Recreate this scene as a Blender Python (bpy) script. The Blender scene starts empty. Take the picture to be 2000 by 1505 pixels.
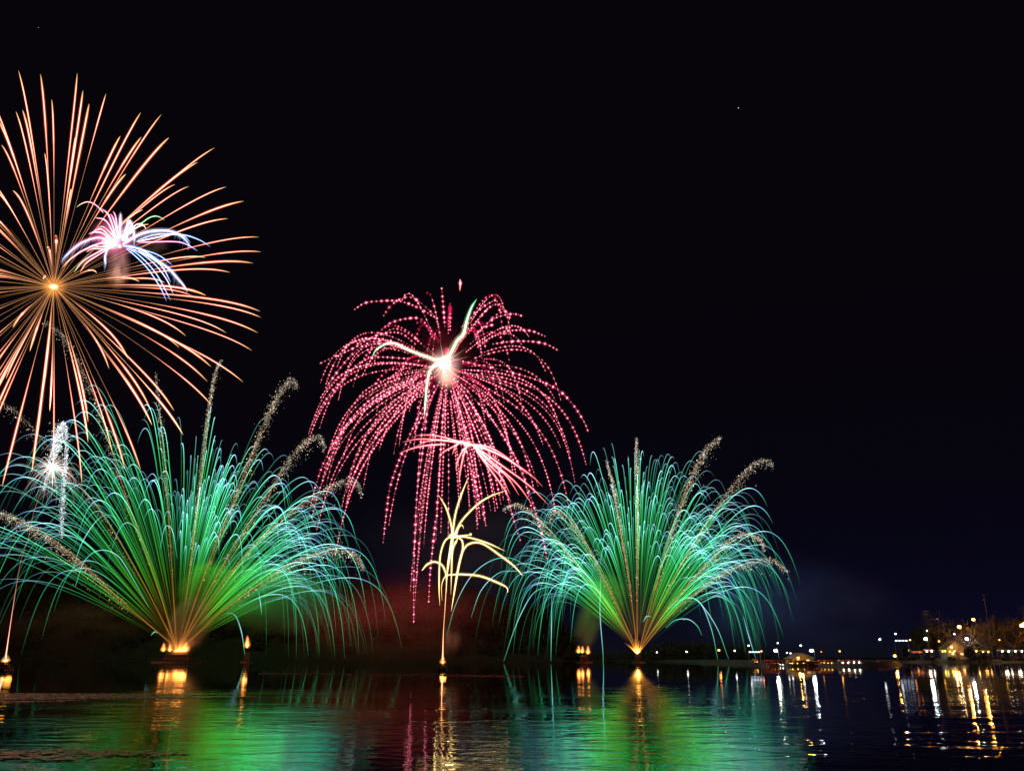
import bpy, math, random
import numpy as np
from mathutils import Vector, Matrix

# ------------------------------------------------------------------ camera, world, exposure
SC = bpy.context.scene
COL = SC.collection
random.seed(7)
rng = np.random.default_rng(7)

FPX, CX, CY, YH, CAMH = 1600.0, 1000.0, 752.5, 1277.0, 4.0
PITCH = math.atan((YH - CY) / FPX)
cam_data = bpy.data.cameras.new('camera')
cam = bpy.data.objects.new('camera', cam_data)
COL.objects.link(cam)
cam.location = (0, 0, CAMH)
cam.rotation_euler = (math.radians(90) + PITCH, 0, 0)
cam_data.sensor_width = 36.0
cam_data.lens = FPX / 2000.0 * 36.0
cam_data.clip_start = 0.1
cam_data.clip_end = 20000
SC.camera = cam

world = bpy.data.worlds.new('World')
SC.world = world
world.use_nodes = True
wn, wl = world.node_tree.nodes, world.node_tree.links
wn.clear()
w_out = wn.new('ShaderNodeOutputWorld')
w_bg = wn.new('ShaderNodeBackground')
w_sky = wn.new('ShaderNodeTexSky')
w_sky.sky_type = 'NISHITA'
w_sky.sun_disc = False
w_sky.sun_elevation = math.radians(-6)
w_sky.sun_rotation = math.radians(22)
w_sky.altitude = 0
w_sky.dust_density = 0
w_sky.ozone_density = 6.5
w_sky.air_density = 0.35
w_bg.inputs['Strength'].default_value = 0.055
w_night = wn.new('ShaderNodeBackground')   # the even glow of the night sky itself
w_night.inputs['Color'].default_value = (0.0020, 0.0015, 0.0024, 1)
w_add = wn.new('ShaderNodeAddShader')
wl.new(w_sky.outputs[0], w_bg.inputs['Color'])
wl.new(w_bg.outputs[0], w_add.inputs[0]); wl.new(w_night.outputs[0], w_add.inputs[1])
wl.new(w_add.outputs[0], w_out.inputs['Surface'])

SC.view_settings.view_transform = 'Standard'
SC.view_settings.look = 'None'
SC.view_settings.exposure = 0
SC.view_settings.gamma = 1
SC.view_settings.use_curve_mapping = False
SC.render.engine = 'CYCLES'
cy = SC.cycles
cy.max_bounces = 6
cy.diffuse_bounces = 1
cy.glossy_bounces = 3
cy.transmission_bounces = 2
cy.volume_bounces = 0
cy.transparent_max_bounces = 96
cy.sample_clamp_indirect = 12
cy.caustics_reflective = False
cy.use_denoising = True
cy.use_light_tree = True

RIGHT = np.array([1.0, 0, 0])
FWD = np.array([0, math.cos(PITCH), math.sin(PITCH)])
UP = np.array([0, -math.sin(PITCH), math.cos(PITCH)])
CAM = np.array([0, 0, CAMH])


def ray(px, py):
    d = RIGHT * (px - CX) + UP * (CY - py) + FWD * FPX
    return d / d[1]


def W(px, py, d):
    """world point seen at photo pixel px,py and standing d metres out"""
    return CAM + ray(px, py) * d


def pscale(d):
    """metres per photo pixel near the horizon at distance d"""
    return d / 1773.0


def water_y(py):
    """distance at which the water surface is seen at photo row py"""
    r = ray(CX, py)
    return -CAMH / r[2]


# ------------------------------------------------------------------ helpers
def tag(o, label=None, cat=None, group=None, kind=None):
    if label: o['label'] = label
    if cat: o['category'] = cat
    if group: o['group'] = group
    if kind: o['kind'] = kind
    return o


def empty(name, loc, label, cat, group=None, kind=None):
    o = bpy.data.objects.new(name, None)
    COL.objects.link(o)
    o.location = Vector(loc)
    o.empty_display_size = 0.5
    return tag(o, label, cat, group, kind)


def mesh_obj(name, V, F, mat, parent=None, col=None, smooth=False, colname='glow', axis=None):
    """V world coordinates (n,3); F list/array of faces; parent an Empty with pure translation"""
    V = np.asarray(V, dtype=np.float64)
    if parent is not None:
        off = np.zeros(3)
        p = parent
        while p is not None:
            off = off + np.array(p.location)
            p = p.parent
        V = V - off
    me = bpy.data.meshes.new(name)
    if isinstance(F, np.ndarray):
        nf, k = F.shape
        me.vertices.add(len(V)); me.vertices.foreach_set('co', V.astype(np.float32).ravel())
        me.loops.add(nf * k); me.loops.foreach_set('vertex_index', F.astype(np.int32).ravel())
        me.polygons.add(nf)
        me.polygons.foreach_set('loop_start', np.arange(0, nf * k, k, dtype=np.int32))
        me.update(calc_edges=True)
    else:
        me.from_pydata([tuple(v) for v in V], [], [tuple(f) for f in F])
    if smooth:
        me.polygons.foreach_set('use_smooth', np.ones(len(me.polygons), dtype=bool))
    if col is not None:
        a = me.color_attributes.new(colname, 'FLOAT_COLOR', 'POINT')
        c = np.ones((len(V), 4), dtype=np.float32)
        c[:, :3] = col
        a.data.foreach_set('color', c.ravel())
    if axis is not None:
        a = me.attributes.new('axis', 'FLOAT_VECTOR', 'POINT')
        a.data.foreach_set('vector', axis.astype(np.float32).ravel())
    me.materials.append(mat)
    me.validate()
    o = bpy.data.objects.new(name, me)
    COL.objects.link(o)
    if parent is not None:
        o.parent = parent
    return o


class MB:
    """collects boxes, tubes and faces into one mesh"""
    def __init__(s):
        s.V, s.F, s.n = [], [], 0

    def add(s, V, F):
        s.V.append(np.asarray(V, float)); s.F += [tuple(i + s.n for i in f) for f in F]; s.n += len(V)

    def box(s, c, size, rz=0.0):
        hx, hy, hz = [v / 2 for v in size]
        V = np.array([[x, y, z] for x in (-hx, hx) for y in (-hy, hy) for z in (-hz, hz)])
        if rz:
            ca, sa = math.cos(rz), math.sin(rz)
            V = np.stack([V[:, 0] * ca - V[:, 1] * sa, V[:, 0] * sa + V[:, 1] * ca, V[:, 2]], 1)
        s.add(V + np.array(c), [(0, 1, 3, 2), (4, 6, 7, 5), (0, 4, 5, 1), (2, 3, 7, 6), (0, 2, 6, 4), (1, 5, 7, 3)])

    def tube(s, pts, rad, n=6):
        V, F = tube_geo(np.asarray(pts, float), np.asarray(rad, float) * np.ones(len(pts)), n)
        s.add(V, F.tolist())
        a = s.n - len(V)
        s.F.append(tuple(a + i for i in range(n)))
        s.F.append(tuple(a + len(V) - n + i for i in reversed(range(n))))

    def ball(s, c, r, nu=8, nv=5, squash=(1, 1, 1)):
        V, F = [], []
        for j in range(nv + 1):
            th = math.pi * j / nv
            for i in range(nu):
                ph = 2 * math.pi * i / nu
                V.append([c[0] + r * squash[0] * math.sin(th) * math.cos(ph), c[1] + r * squash[1] * math.sin(th) * math.sin(ph), c[2] + r * squash[2] * math.cos(th)])
        for j in range(nv):
            for i in range(nu):
                F.append((j * nu + i, (j + 1) * nu + i, (j + 1) * nu + (i + 1) % nu, j * nu + (i + 1) % nu))
        s.add(V, F)

    def build(s, name, mat, parent=None, smooth=False):
        return mesh_obj(name, np.concatenate(s.V), s.F, mat, parent, smooth=smooth)


def tube_geo(P, R, n=8):
    N = len(P)
    T = np.gradient(P, axis=0)
    T /= np.maximum(np.linalg.norm(T, axis=1, keepdims=True), 1e-9)
    ref = np.array([0, 1.0, 0]) if abs(T[:, 1]).max() < 0.9 else np.array([1.0, 0.13, 0.2])
    U = np.cross(T, ref); U /= np.maximum(np.linalg.norm(U, axis=1, keepdims=True), 1e-9)
    B = np.cross(T, U)
    a = np.arange(n) * 2 * math.pi / n
    V = P[:, None, :] + R[:, None, None] * (np.cos(a)[None, :, None] * U[:, None, :] + np.sin(a)[None, :, None] * B[:, None, :])
    V = V.reshape(-1, 3)
    i = np.arange(N - 1)[:, None] * n
    j = np.arange(n)[None, :]
    jn = (j + 1) % n
    F = np.stack([i + j, i + jn, i + n + jn, i + n + j], -1).reshape(-1, 4)
    return V, F


def trails_obj(name, trails, mat, parent, n=8, round_=False):
    """trails: list of (P, R, C). one mesh"""
    Vs, Fs, Cs, As, k = [], [], [], [], 0
    for P, R, C in trails:
        V, F = tube_geo(P, R, n)
        T = np.gradient(P, axis=0); T /= np.maximum(np.linalg.norm(T, axis=1, keepdims=True), 1e-9)
        As.append(np.repeat(T * (0.0 if round_ else 1.0), n, axis=0))
        Vs.append(V); Fs.append(F + k); Cs.append(np.repeat(C, n, axis=0)); k += len(V)
    return mesh_obj(name, np.concatenate(Vs), np.concatenate(Fs), mat, parent, col=np.concatenate(Cs), smooth=True, axis=np.concatenate(As))


def catmull(pts, n=40):
    P = np.asarray(pts, float)
    P = np.vstack([2 * P[0] - P[1], P, 2 * P[-1] - P[-2]])
    seg = np.linalg.norm(np.diff(P[1:-1], axis=0), axis=1)
    cum = np.concatenate([[0], np.cumsum(seg)]); cum /= cum[-1]
    out = []
    for t in np.linspace(0, 1, n):
        i = min(int(np.searchsorted(cum, t, side='right')) - 1, len(seg) - 1)
        u = (t - cum[i]) / max(cum[i + 1] - cum[i], 1e-9)
        p0, p1, p2, p3 = P[i], P[i + 1], P[i + 2], P[i + 3]
        out.append(0.5 * (2 * p1 + (p2 - p0) * u + (2 * p0 - 5 * p1 + 4 * p2 - p3) * u * u + (3 * p1 - p0 - 3 * p2 + p3) * u ** 3))
    return np.array(out)


def px_path(pts, d, dend=0.0, n=40):
    """a curve through photo pixels whose distance runs from d to d+dend"""
    q = catmull(pts, n)
    t = np.linspace(0, 1, n)
    return np.array([W(x, y, d + dend * u) for (x, y), u in zip(q, t)])


def ramp(t, stops):
    """piecewise linear rgb; stops [(t,(r,g,b)),...]"""
    ts = [s[0] for s in stops]
    return np.stack([np.interp(t, ts, [s[1][k] for s in stops]) for k in range(3)], 1)


# ------------------------------------------------------------------ materials
def new_mat(name):
    m = bpy.data.materials.new(name)
    m.use_nodes = True
    m.node_tree.nodes.clear()
    return m, m.node_tree.nodes, m.node_tree.links


def spark_mat(name, halo, hpow, core, c0, c1, white):
    """burning star trail: light that adds over what is behind, with camera glow painted around its core"""
    m, n, l = new_mat(name)
    out = n.new('ShaderNodeOutputMaterial')
    att = n.new('ShaderNodeAttribute'); att.attribute_name = 'glow'
    geo = n.new('ShaderNodeNewGeometry')
    dot = n.new('ShaderNodeVectorMath'); dot.operation = 'DOT_PRODUCT'
    l.new(geo.outputs['Normal'], dot.inputs[0]); l.new(geo.outputs['Incoming'], dot.inputs[1])
    ab = n.new('ShaderNodeMath'); ab.operation = 'ABSOLUTE'; l.new(dot.outputs['Value'], ab.inputs[0])
    # facing is rescaled by the trail's tilt so the painted core and glow still show
    ax = n.new('ShaderNodeAttribute'); ax.attribute_name = 'axis'
    td = n.new('ShaderNodeVectorMath'); td.operation = 'DOT_PRODUCT'
    l.new(ax.outputs['Vector'], td.inputs[0]); l.new(geo.outputs['Incoming'], td.inputs[1])
    sq = n.new('ShaderNodeMath'); sq.operation = 'MULTIPLY'; l.new(td.outputs['Value'], sq.inputs[0]); l.new(td.outputs['Value'], sq.inputs[1])
    om = n.new('ShaderNodeMath'); om.operation = 'SUBTRACT'; om.inputs[0].default_value = 1.0; l.new(sq.outputs[0], om.inputs[1])
    mxx = n.new('ShaderNodeMath'); mxx.operation = 'MAXIMUM'; l.new(om.outputs[0], mxx.inputs[0]); mxx.inputs[1].default_value = 0.02
    rt = n.new('ShaderNodeMath'); rt.operation = 'SQRT'; l.new(mxx.outputs[0], rt.inputs[0])
    dv = n.new('ShaderNodeMath'); dv.operation = 'DIVIDE'; dv.use_clamp = True; l.new(ab.outputs[0], dv.inputs[0]); l.new(rt.outputs[0], dv.inputs[1])
    ab = dv
    pw = n.new('ShaderNodeMath'); pw.operation = 'POWER'; l.new(ab.outputs[0], pw.inputs[0]); pw.inputs[1].default_value = hpow
    hm = n.new('ShaderNodeMath'); hm.operation = 'MULTIPLY'; l.new(pw.outputs[0], hm.inputs[0]); hm.inputs[1].default_value = halo
    mr = n.new('ShaderNodeMapRange'); mr.interpolation_type = 'SMOOTHSTEP'
    l.new(ab.outputs[0], mr.inputs['Value']); mr.inputs['From Min'].default_value = c0; mr.inputs['From Max'].default_value = c1
    mr.inputs['To Min'].default_value = 0; mr.inputs['To Max'].default_value = core
    e1 = n.new('ShaderNodeEmission'); l.new(att.outputs['Color'], e1.inputs['Color']); l.new(hm.outputs[0], e1.inputs['Strength'])
    bw = n.new('ShaderNodeSeparateColor'); l.new(att.outputs['Color'], bw.inputs[0])
    mx = n.new('ShaderNodeMath'); mx.operation = 'MAXIMUM'; l.new(bw.outputs[0], mx.inputs[0]); l.new(bw.outputs[1], mx.inputs[1])
    mx2 = n.new('ShaderNodeMath'); mx2.operation = 'MAXIMUM'; l.new(mx.outputs[0], mx2.inputs[0]); l.new(bw.outputs[2], mx2.inputs[1])
    mixc = n.new('ShaderNodeMix'); mixc.data_type = 'RGBA'; mixc.inputs['Factor'].default_value = white
    l.new(att.outputs['Color'], mixc.inputs[6]); l.new(mx2.outputs[0], mixc.inputs[7])
    e2 = n.new('ShaderNodeEmission'); l.new(mixc.outputs[2], e2.inputs['Color']); l.new(mr.outputs[0], e2.inputs['Strength'])
    tr = n.new('ShaderNodeBsdfTransparent')
    a1 = n.new('ShaderNodeAddShader'); a2 = n.new('ShaderNodeAddShader')
    l.new(e1.outputs[0], a1.inputs[0]); l.new(e2.outputs[0], a1.inputs[1])
    l.new(a1.outputs[0], a2.inputs[0]); l.new(tr.outputs[0], a2.inputs[1])
    l.new(a2.outputs[0], out.inputs['Surface'])
    m.cycles.emission_sampling = 'NONE'
    return m


M_HOT = spark_mat('burning_star_trail', 0.17, 1.8, 1.35, 0.94, 0.999, 0.22)
M_BEAD = spark_mat('strobing_star_trail', 0.22, 1.6, 1.3, 0.91, 0.995, 0.38)
M_SOFT = spark_mat('soft_glow', 0.5, 7.0, 0.0, 0.9, 1.0, 0.3)  # soft emissive glow only, no solid core
M_THIN = spark_mat('thin_star_trail', 0.55, 1.2, 0.0, 0.8, 1.0, 0.3)
M_FLAME = spark_mat('launch_flame', 0.30, 1.6, 1.1, 0.80, 0.99, 0.08)
M_LAMPGLOW = spark_mat('lamp_globe', 0.18, 3.0, 6.0, 0.80, 0.97, 0.6)


def emit_mat(name, color, strength, sampling='AUTO'):
    m, n, l = new_mat(name)
    out = n.new('ShaderNodeOutputMaterial'); e = n.new('ShaderNodeEmission')
    e.inputs['Color'].default_value = (*color, 1); e.inputs['Strength'].default_value = strength
    l.new(e.outputs[0], out.inputs['Surface'])
    m.cycles.emission_sampling = sampling
    return m


def glitter_mat():
    m, n, l = new_mat('glitter_sparks')
    out = n.new('ShaderNodeOutputMaterial'); e = n.new('ShaderNodeEmission')
    att = n.new('ShaderNodeAttribute'); att.attribute_name = 'glow'
    l.new(att.outputs['Color'], e.inputs['Color']); e.inputs['Strength'].default_value = 1.0
    l.new(e.outputs[0], out.inputs['Surface'])
    m.cycles.emission_sampling = 'NONE'
    return m


M_GLIT = glitter_mat()


def surf_mat(name, c1, c2, scale=1.0, rough=0.8, bump=0.3, spec=0.3, metallic=0.0):
    m, n, l = new_mat(name)
    out = n.new('ShaderNodeOutputMaterial'); b = n.new('ShaderNodeBsdfPrincipled')
    tc = n.new('ShaderNodeTexCoord'); nz = n.new('ShaderNodeTexNoise')
    nz.inputs['Scale'].default_value = scale; nz.inputs['Detail'].default_value = 6
    l.new(tc.outputs['Object'], nz.inputs['Vector'])
    cr = n.new('ShaderNodeValToRGB')
    cr.color_ramp.elements[0].position = 0.3; cr.color_ramp.elements[0].color = (*c1, 1)
    cr.color_ramp.elements[1].position = 0.7; cr.color_ramp.elements[1].color = (*c2, 1)
    l.new(nz.outputs['Fac'], cr.inputs[0]); l.new(cr.outputs[0], b.inputs['Base Color'])
    b.inputs['Roughness'].default_value = rough; b.inputs['Metallic'].default_value = metallic
    b.inputs['Specular IOR Level'].default_value = spec
    bp = n.new('ShaderNodeBump'); bp.inputs['Strength'].default_value = bump; bp.inputs['Distance'].default_value = 0.05
    l.new(nz.outputs['Fac'], bp.inputs['Height']); l.new(bp.outputs[0], b.inputs['Normal'])
    l.new(b.outputs[0], out.inputs['Surface'])
    return m


M_BARK = surf_mat('bark', (0.05, 0.035, 0.025), (0.12, 0.09, 0.065), 2.0, 0.9)
M_LEAF = surf_mat('evergreen_foliage', (0.03, 0.045, 0.02), (0.08, 0.09, 0.04), 0.4, 0.85)
M_WOODS = surf_mat('wooded_hill_foliage', (0.02, 0.016, 0.010), (0.045, 0.035, 0.022), 0.15, 0.9)
M_EARTH = surf_mat('bank_earth', (0.014, 0.012, 0.008), (0.035, 0.03, 0.02), 0.3, 0.95)
M_TIMBER = surf_mat('weathered_timber', (0.05, 0.04, 0.03), (0.13, 0.10, 0.07), 1.5, 0.85)
M_STEEL = surf_mat('galvanised_steel', (0.18, 0.18, 0.18), (0.3, 0.3, 0.3), 3.0, 0.5, 0.1, 0.5, 0.7)
M_TARP_Y = surf_mat('yellow_canvas', (0.55, 0.38, 0.06), (0.7, 0.5, 0.12), 1.0, 0.8)
M_TARP_R = surf_mat('red_canvas', (0.5, 0.08, 0.04), (0.65, 0.15, 0.06), 1.0, 0.8)
M_TARP_W = surf_mat('white_canvas', (0.6, 0.6, 0.58), (0.8, 0.8, 0.78), 1.0, 0.8)
M_PLASTER = surf_mat('beige_render', (0.30, 0.25, 0.18), (0.42, 0.36, 0.27), 0.8, 0.9)
M_TILES = surf_mat('roof_tiles', (0.10, 0.08, 0.07), (0.18, 0.14, 0.12), 2.5, 0.8)
M_CONC = surf_mat('concrete', (0.2, 0.2, 0.19), (0.32, 0.31, 0.29), 1.2, 0.9)
M_WEED = surf_mat('floating_leaves', (0.22, 0.21, 0.12), (0.40, 0.36, 0.22), 0.8, 0.5, 0.1, 0.5)
M_FLOAT = surf_mat('white_floats', (0.5, 0.5, 0.48), (0.75, 0.74, 0.7), 4.0, 0.5)
M_WINDOW = emit_mat('lit_window', (1.0, 0.62, 0.25), 1.6, 'NONE')


def water_mat():
    m, n, l = new_mat('lake_surface')
    out = n.new('ShaderNodeOutputMaterial'); b = n.new('ShaderNodeBsdfPrincipled')
    b.inputs['Base Color'].default_value = (0.004, 0.006, 0.006, 1)
    b.inputs['Roughness'].default_value = 0.02
    b.inputs['IOR'].default_value = 1.333
    tc = n.new('ShaderNodeTexCoord')
    m1 = n.new('ShaderNodeMapping'); m1.inputs['Scale'].default_value = (0.24, 0.44, 1)
    m1.inputs['Rotation'].default_value = (0, 0, 0.12)
    m2 = n.new('ShaderNodeMapping'); m2.inputs['Scale'].default_value = (0.8, 1.5, 1)
    m2.inputs['Rotation'].default_value = (0, 0, -0.35)
    for mm in (m1, m2): l.new(tc.outputs['Object'], mm.inputs['Vector'])
    n1 = n.new('ShaderNodeTexNoise'); n1.inputs['Scale'].default_value = 1; n1.inputs['Detail'].default_value = 3
    n1.inputs['Distortion'].default_value = 1.3
    n2 = n.new('ShaderNodeTexNoise'); n2.inputs['Scale'].default_value = 1; n2.inputs['Detail'].default_value = 4
    n2.inputs['Distortion'].default_value = 0.8
    l.new(m1.outputs[0], n1.inputs['Vector']); l.new(m2.outputs[0], n2.inputs['Vector'])
    # calm and breezy patches
    m3 = n.new('ShaderNodeMapping'); m3.inputs['Scale'].default_value = (0.02, 0.07, 1)
    n3 = n.new('ShaderNodeTexNoise'); n3.inputs['Scale'].default_value = 1; n3.inputs['Detail'].default_value = 3
    l.new(tc.outputs['Object'], m3.inputs['Vector']); l.new(m3.outputs[0], n3.inputs['Vector'])
    mr = n.new('ShaderNodeMapRange'); mr.inputs['From Min'].default_value = 0.35; mr.inputs['From Max'].default_value = 0.65
    mr.inputs['To Min'].default_value = 0.15; mr.inputs['To Max'].default_value = 1.0
    l.new(n3.outputs['Fac'], mr.inputs['Value'])
    ms = n.new('ShaderNodeMath'); ms.operation = 'MULTIPLY'; l.new(n2.outputs['Fac'], ms.inputs[0]); ms.inputs[1].default_value = 0.16
    ad = n.new('ShaderNodeMath'); ad.operation = 'ADD'; l.new(n1.outputs['Fac'], ad.inputs[0]); l.new(ms.outputs[0], ad.inputs[1])
    # the breeze ruffles the near water; the far half of the lake lies calm
    sp = n.new('ShaderNodeSeparateXYZ'); l.new(tc.outputs['Object'], sp.inputs[0])
    my = n.new('ShaderNodeMapRange'); my.interpolation_type = 'SMOOTHSTEP'
    my.inputs['From Min'].default_value = 140; my.inputs['From Max'].default_value = 36; my.inputs['To Min'].default_value = 0.15; my.inputs['To Max'].default_value = 1.0
    l.new(sp.outputs['Y'], my.inputs['Value'])
    mg = n.new('ShaderNodeMath'); mg.operation = 'MULTIPLY'; l.new(mr.outputs[0], mg.inputs[0]); l.new(my.outputs[0], mg.inputs[1])
    mu = n.new('ShaderNodeMath'); mu.operation = 'MULTIPLY'; l.new(ad.outputs[0], mu.inputs[0]); l.new(mg.outputs[0], mu.inputs[1])
    bp = n.new('ShaderNodeBump'); bp.inputs['Strength'].default_value = 1.0; bp.inputs['Distance'].default_value = WAVE
    l.new(mu.outputs[0], bp.inputs['Height']); l.new(bp.outputs[0], b.inputs['Normal'])
    l.new(b.outputs[0], out.inputs['Surface'])
    return m


WAVE = 0.065
M_WATER = water_mat()

# ------------------------------------------------------------------ the setting
S = 3000.0
tag(mesh_obj('lake_water', [(-S, -60, 0), (S, -60, 0), (S, S, 0), (-S, S, 0)], [(0, 1, 2, 3)], M_WATER), kind='structure')
tag(mesh_obj('lake_bed', [(-S, -60, -2.5), (S, -60, -2.5), (S, S, -2.5), (-S, S, -2.5)], [(0, 1, 2, 3)], M_EARTH), kind='structure')


def fbm(x, y, seed=0):
    r = np.random.default_rng(seed)
    out = np.zeros_like(x, dtype=float); amp = 1.0
    for o in range(5):
        for _ in range(3):
            a = r.uniform(0, 2 * math.pi); f = 2 ** o; ph = r.uniform(0, 6.28)
            out += amp * np.sin((x * math.cos(a) + y * math.sin(a)) * f + ph) / 3
        amp *= 0.55
    return out


def terrain(name, xs, ys, hfun, mat):
    X, Y = np.meshgrid(xs, ys)
    Z = hfun(X, Y)
    V = np.stack([X.ravel(), Y.ravel(), Z.ravel()], 1)
    nx, ny = len(xs), len(ys)
    i = np.arange(ny - 1)[:, None] * nx + np.arange(nx - 1)[None, :]
    F = np.stack([i, i + 1, i + nx + 1, i + nx], -1).reshape(-1, 4)
    return tag(mesh_obj(name, V, F, mat, smooth=True), kind='structure')


# wooded hill across the lake: skyline rows read off the photograph, turned into metres of height
RIDGE_D, SHORE_D = 640.0, 530.0
rid_px = [(-400, 1085), (-100, 1092), (60, 1104), (200, 1112), (330, 1108), (430, 1115), (560, 1144), (640, 1150), (760, 1152), (860, 1154), (930, 1158), (985, 1186), (1050, 1196), (1095, 1222), (1125, 1262), (1150, 1288), (1200, 1292)]
rid_x = [W(a, b, RIDGE_D)[0] for a, b in rid_px]
rid_z = [max(W(a, b, RIDGE_D)[2] - 7.0, 0.3) for a, b in rid_px]


def hill_h(X, Y):
    top = np.interp(X * RIDGE_D / np.maximum(Y, 1) * 1.0, rid_x, rid_z)
    u = np.clip((Y - SHORE_D) / (RIDGE_D - SHORE_D), 0, 1)
    s = np.sin(u * math.pi / 2) ** 0.8
    fall = np.clip(1 - (Y - RIDGE_D) / 400.0, 0, 1)
    return -0.4 + (top + 0.4) * s * np.where(Y > RIDGE_D, fall, 1.0) + 1.2 * fbm(X / 18, Y / 18, 3) * s


terrain('hill', np.linspace(-620, 75, 110), np.linspace(SHORE_D - 8, 900, 44), hill_h, M_EARTH)


def leaf_quads(C, size, spread=None):
    """C (n,3) centres; random oriented quads"""
    n = len(C)
    a = rng.normal(size=(n, 3)); a /= np.linalg.norm(a, axis=1, keepdims=True)
    b = np.cross(a, rng.normal(size=(n, 3))); b /= np.linalg.norm(b, axis=1, keepdims=True)
    s = size * rng.uniform(0.5, 1.2, (n, 1))
    V = np.stack([C - a * s, C - b * s * 0.6, C + a * s, C + b * s * 0.6], 1).reshape(-1, 3)
    F = np.arange(4 * n).reshape(-1, 4)
    return V, F


def blob_points(c, r, n, squash=0.8):
    d = rng.normal(size=(n, 3)); d /= np.linalg.norm(d, axis=1, keepdims=True)
    lump = 1 + 0.22 * np.sin(d[:, 0] * 5 + c[0]) * np.cos(d[:, 2] * 4 + c[1])
    rr = r * rng.uniform(0.55, 1.0, n) ** 0.6 * lump
    return np.array(c) + d * rr[:, None] * np.array([1, 1, squash])


pts = []
for _ in range(1100):
    y = SHORE_D + 3 + (RIDGE_D + 18 - SHORE_D) * rng.uniform() ** 0.9
    x = rng.uniform(-430, 62)
    h = float(hill_h(np.array([x]), np.array([y]))[0])
    if h < 0.2: continue
    r = rng.uniform(3.4, 6.2) * min(1.0, 0.35 + h / 10)
    pts.append(blob_points((x, y, h + r * 1.1), r, 85, 0.95))
V, F = leaf_quads(np.concatenate(pts), 1.15)
tag(mesh_obj('forest', V, F, M_WOODS), 'dark broadleaf wood covering the hill across the lake', 'wood', kind='stuff')

# far bank with the house and the stalls
FAR_D = 300.0


def bank_h(X, Y):
    # shoreline wanders: from 440 m out near px 1180 to 300 m out from px 1480 on
    px = X / np.maximum(Y, 1) * FPX * 1.052 + CX
    edge = np.interp(px, [1130, 1200, 1300, 1420, 1500, 1700, 1760, 1800], [520, 500, 470, 380, 303, 303, 345, 500]) + 2 * np.sin(X / 9)
    side = np.clip((px - 1120) / 30, 0, 1) * np.clip((1790 - px) / 45, 0, 1)
    return -0.6 + 1.75 * np.clip((Y - edge) / 3.5, 0, 1) * side + 0.25 * fbm(X / 6, Y / 6, 5) * side


terrain('far_bank', np.linspace(20, 420, 160), np.linspace(290, 700, 150), bank_h, M_EARTH)

NEAR_D = 455.0


def bank2_h(X, Y):
    px = X / np.maximum(Y, 1) * FPX * 1.052 + CX
    side = np.clip((px - 1752) / 22, 0, 1)
    edge = NEAR_D + 2.5 * np.sin(X / 8)
    return -0.6 + 2.0 * np.clip((Y - edge) / 4, 0, 1) * side + 0.3 * fbm(X / 7, Y / 7, 9) * side


terrain('park_bank', np.linspace(185, 520, 120), np.linspace(445, 720, 90), bank2_h, M_EARTH)

# low dark woods behind the far bank
pts = []
for _ in range(240):
    px = rng.uniform(1150, 1500)
    y = rng.uniform(478, 540)
    top = np.interp(px, [1150, 1260, 1300, 1360, 1400, 1460, 1500], [1282, 1272, 1258, 1258, 1256, 1264, 1278]) + rng.normal() * 2
    p = W(px, top, y)
    r = rng.uniform(1.6, 3.0)
    for zz in np.arange(1.2, p[2], 2.0):
        pts.append(blob_points((p[0], y, zz), r, 26, 0.9))
V, F = leaf_quads(np.concatenate(pts), 0.6)
tag(mesh_obj('treeline', V, F, M_WOODS), 'low dark trees along the far shore beyond the small fountain', 'treeline', kind='stuff')

# ------------------------------------------------------------------ fireworks
TRAIL = 'fireworks over the lake'


def ray_sphere(px, py, C, R, near):
    d = ray(px, py); d = d / np.linalg.norm(d)
    oc = CAM - C
    b = np.dot(oc, d); c = np.dot(oc, oc) - R * R
    disc = b * b - c
    if disc < 0:
        t = -b
        p = CAM + d * t
        return p
    t = -b - math.sqrt(disc) if near else -b + math.sqrt(disc)
    return CAM + d * t


def add_point_light(loc, color, power, radius=0.6, name='firework_fill_light'):
    ld = bpy.data.lights.new(name, 'POINT')
    ld.color = color; ld.energy = power; ld.shadow_soft_size = radius
    o = bpy.data.objects.new(name, ld); COL.objects.link(o); o.location = Vector(loc)
    return o


# --- A: the great orange chrysanthemum
DA = 330.0
CA = W(105, 560, DA)
RA = np.linalg.norm(W(505, 560, DA) - CA)
UA = RA / 400.0
big = empty('firework_burst', CA, 'huge orange chrysanthemum burst of long straight streaks, highest in the sky', 'firework', TRAIL)
endsA = [(36, 138), (79, 145), (101, 194), (151, 143), (162, 177), (174, 203), (207, 183), (31, 218), (44, 215), (87, 299), (147, 268), (139, 369), (235, 266), (275, 220),
         (315, 224), (276, 268), (330, 269), (246, 340), (419, 289), (386, 317), (342, 360), (369, 364), (442, 365), (476, 393), (445, 427), (506, 463), (510, 492), (494, 514),
         (402, 503), (279, 410), (291, 438), (25, 372), (3, 283), (108, 461), (92, 484), (449, 532), (402, 577), (508, 608), (510, 620), (504, 650), (493, 685), (442, 650),
         (363, 656), (475, 746), (412, 716), (405, 745), (414, 792), (350, 679), (377, 579), (213, 720), (293, 797), (340, 802), (357, 848), (297, 830), (272, 550), (189, 533),
         (25, 640), (58, 686), (84, 546), (84, 760), (97, 802), (172, 861), (102, 953), (160, 945), (62, 922), (4, 950), (172, 824), (97, 803), (275, 918), (244, 916), (219, 882),
         (358, 849), (297, 830), (172, 864), (71, 860), (322, 552), (250, 700)]
for k in range(46):   # the part of the ball that the picture edge cuts
    a = math.radians(rng.uniform(106, 262)); rr = 410 * math.sqrt(rng.uniform(0.12, 1.0))
    x, y = 105 + rr * math.cos(a), 560 - rr * math.sin(a)
    if x < 12: endsA.append((x, y + 15))
gA = 26 * UA
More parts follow.
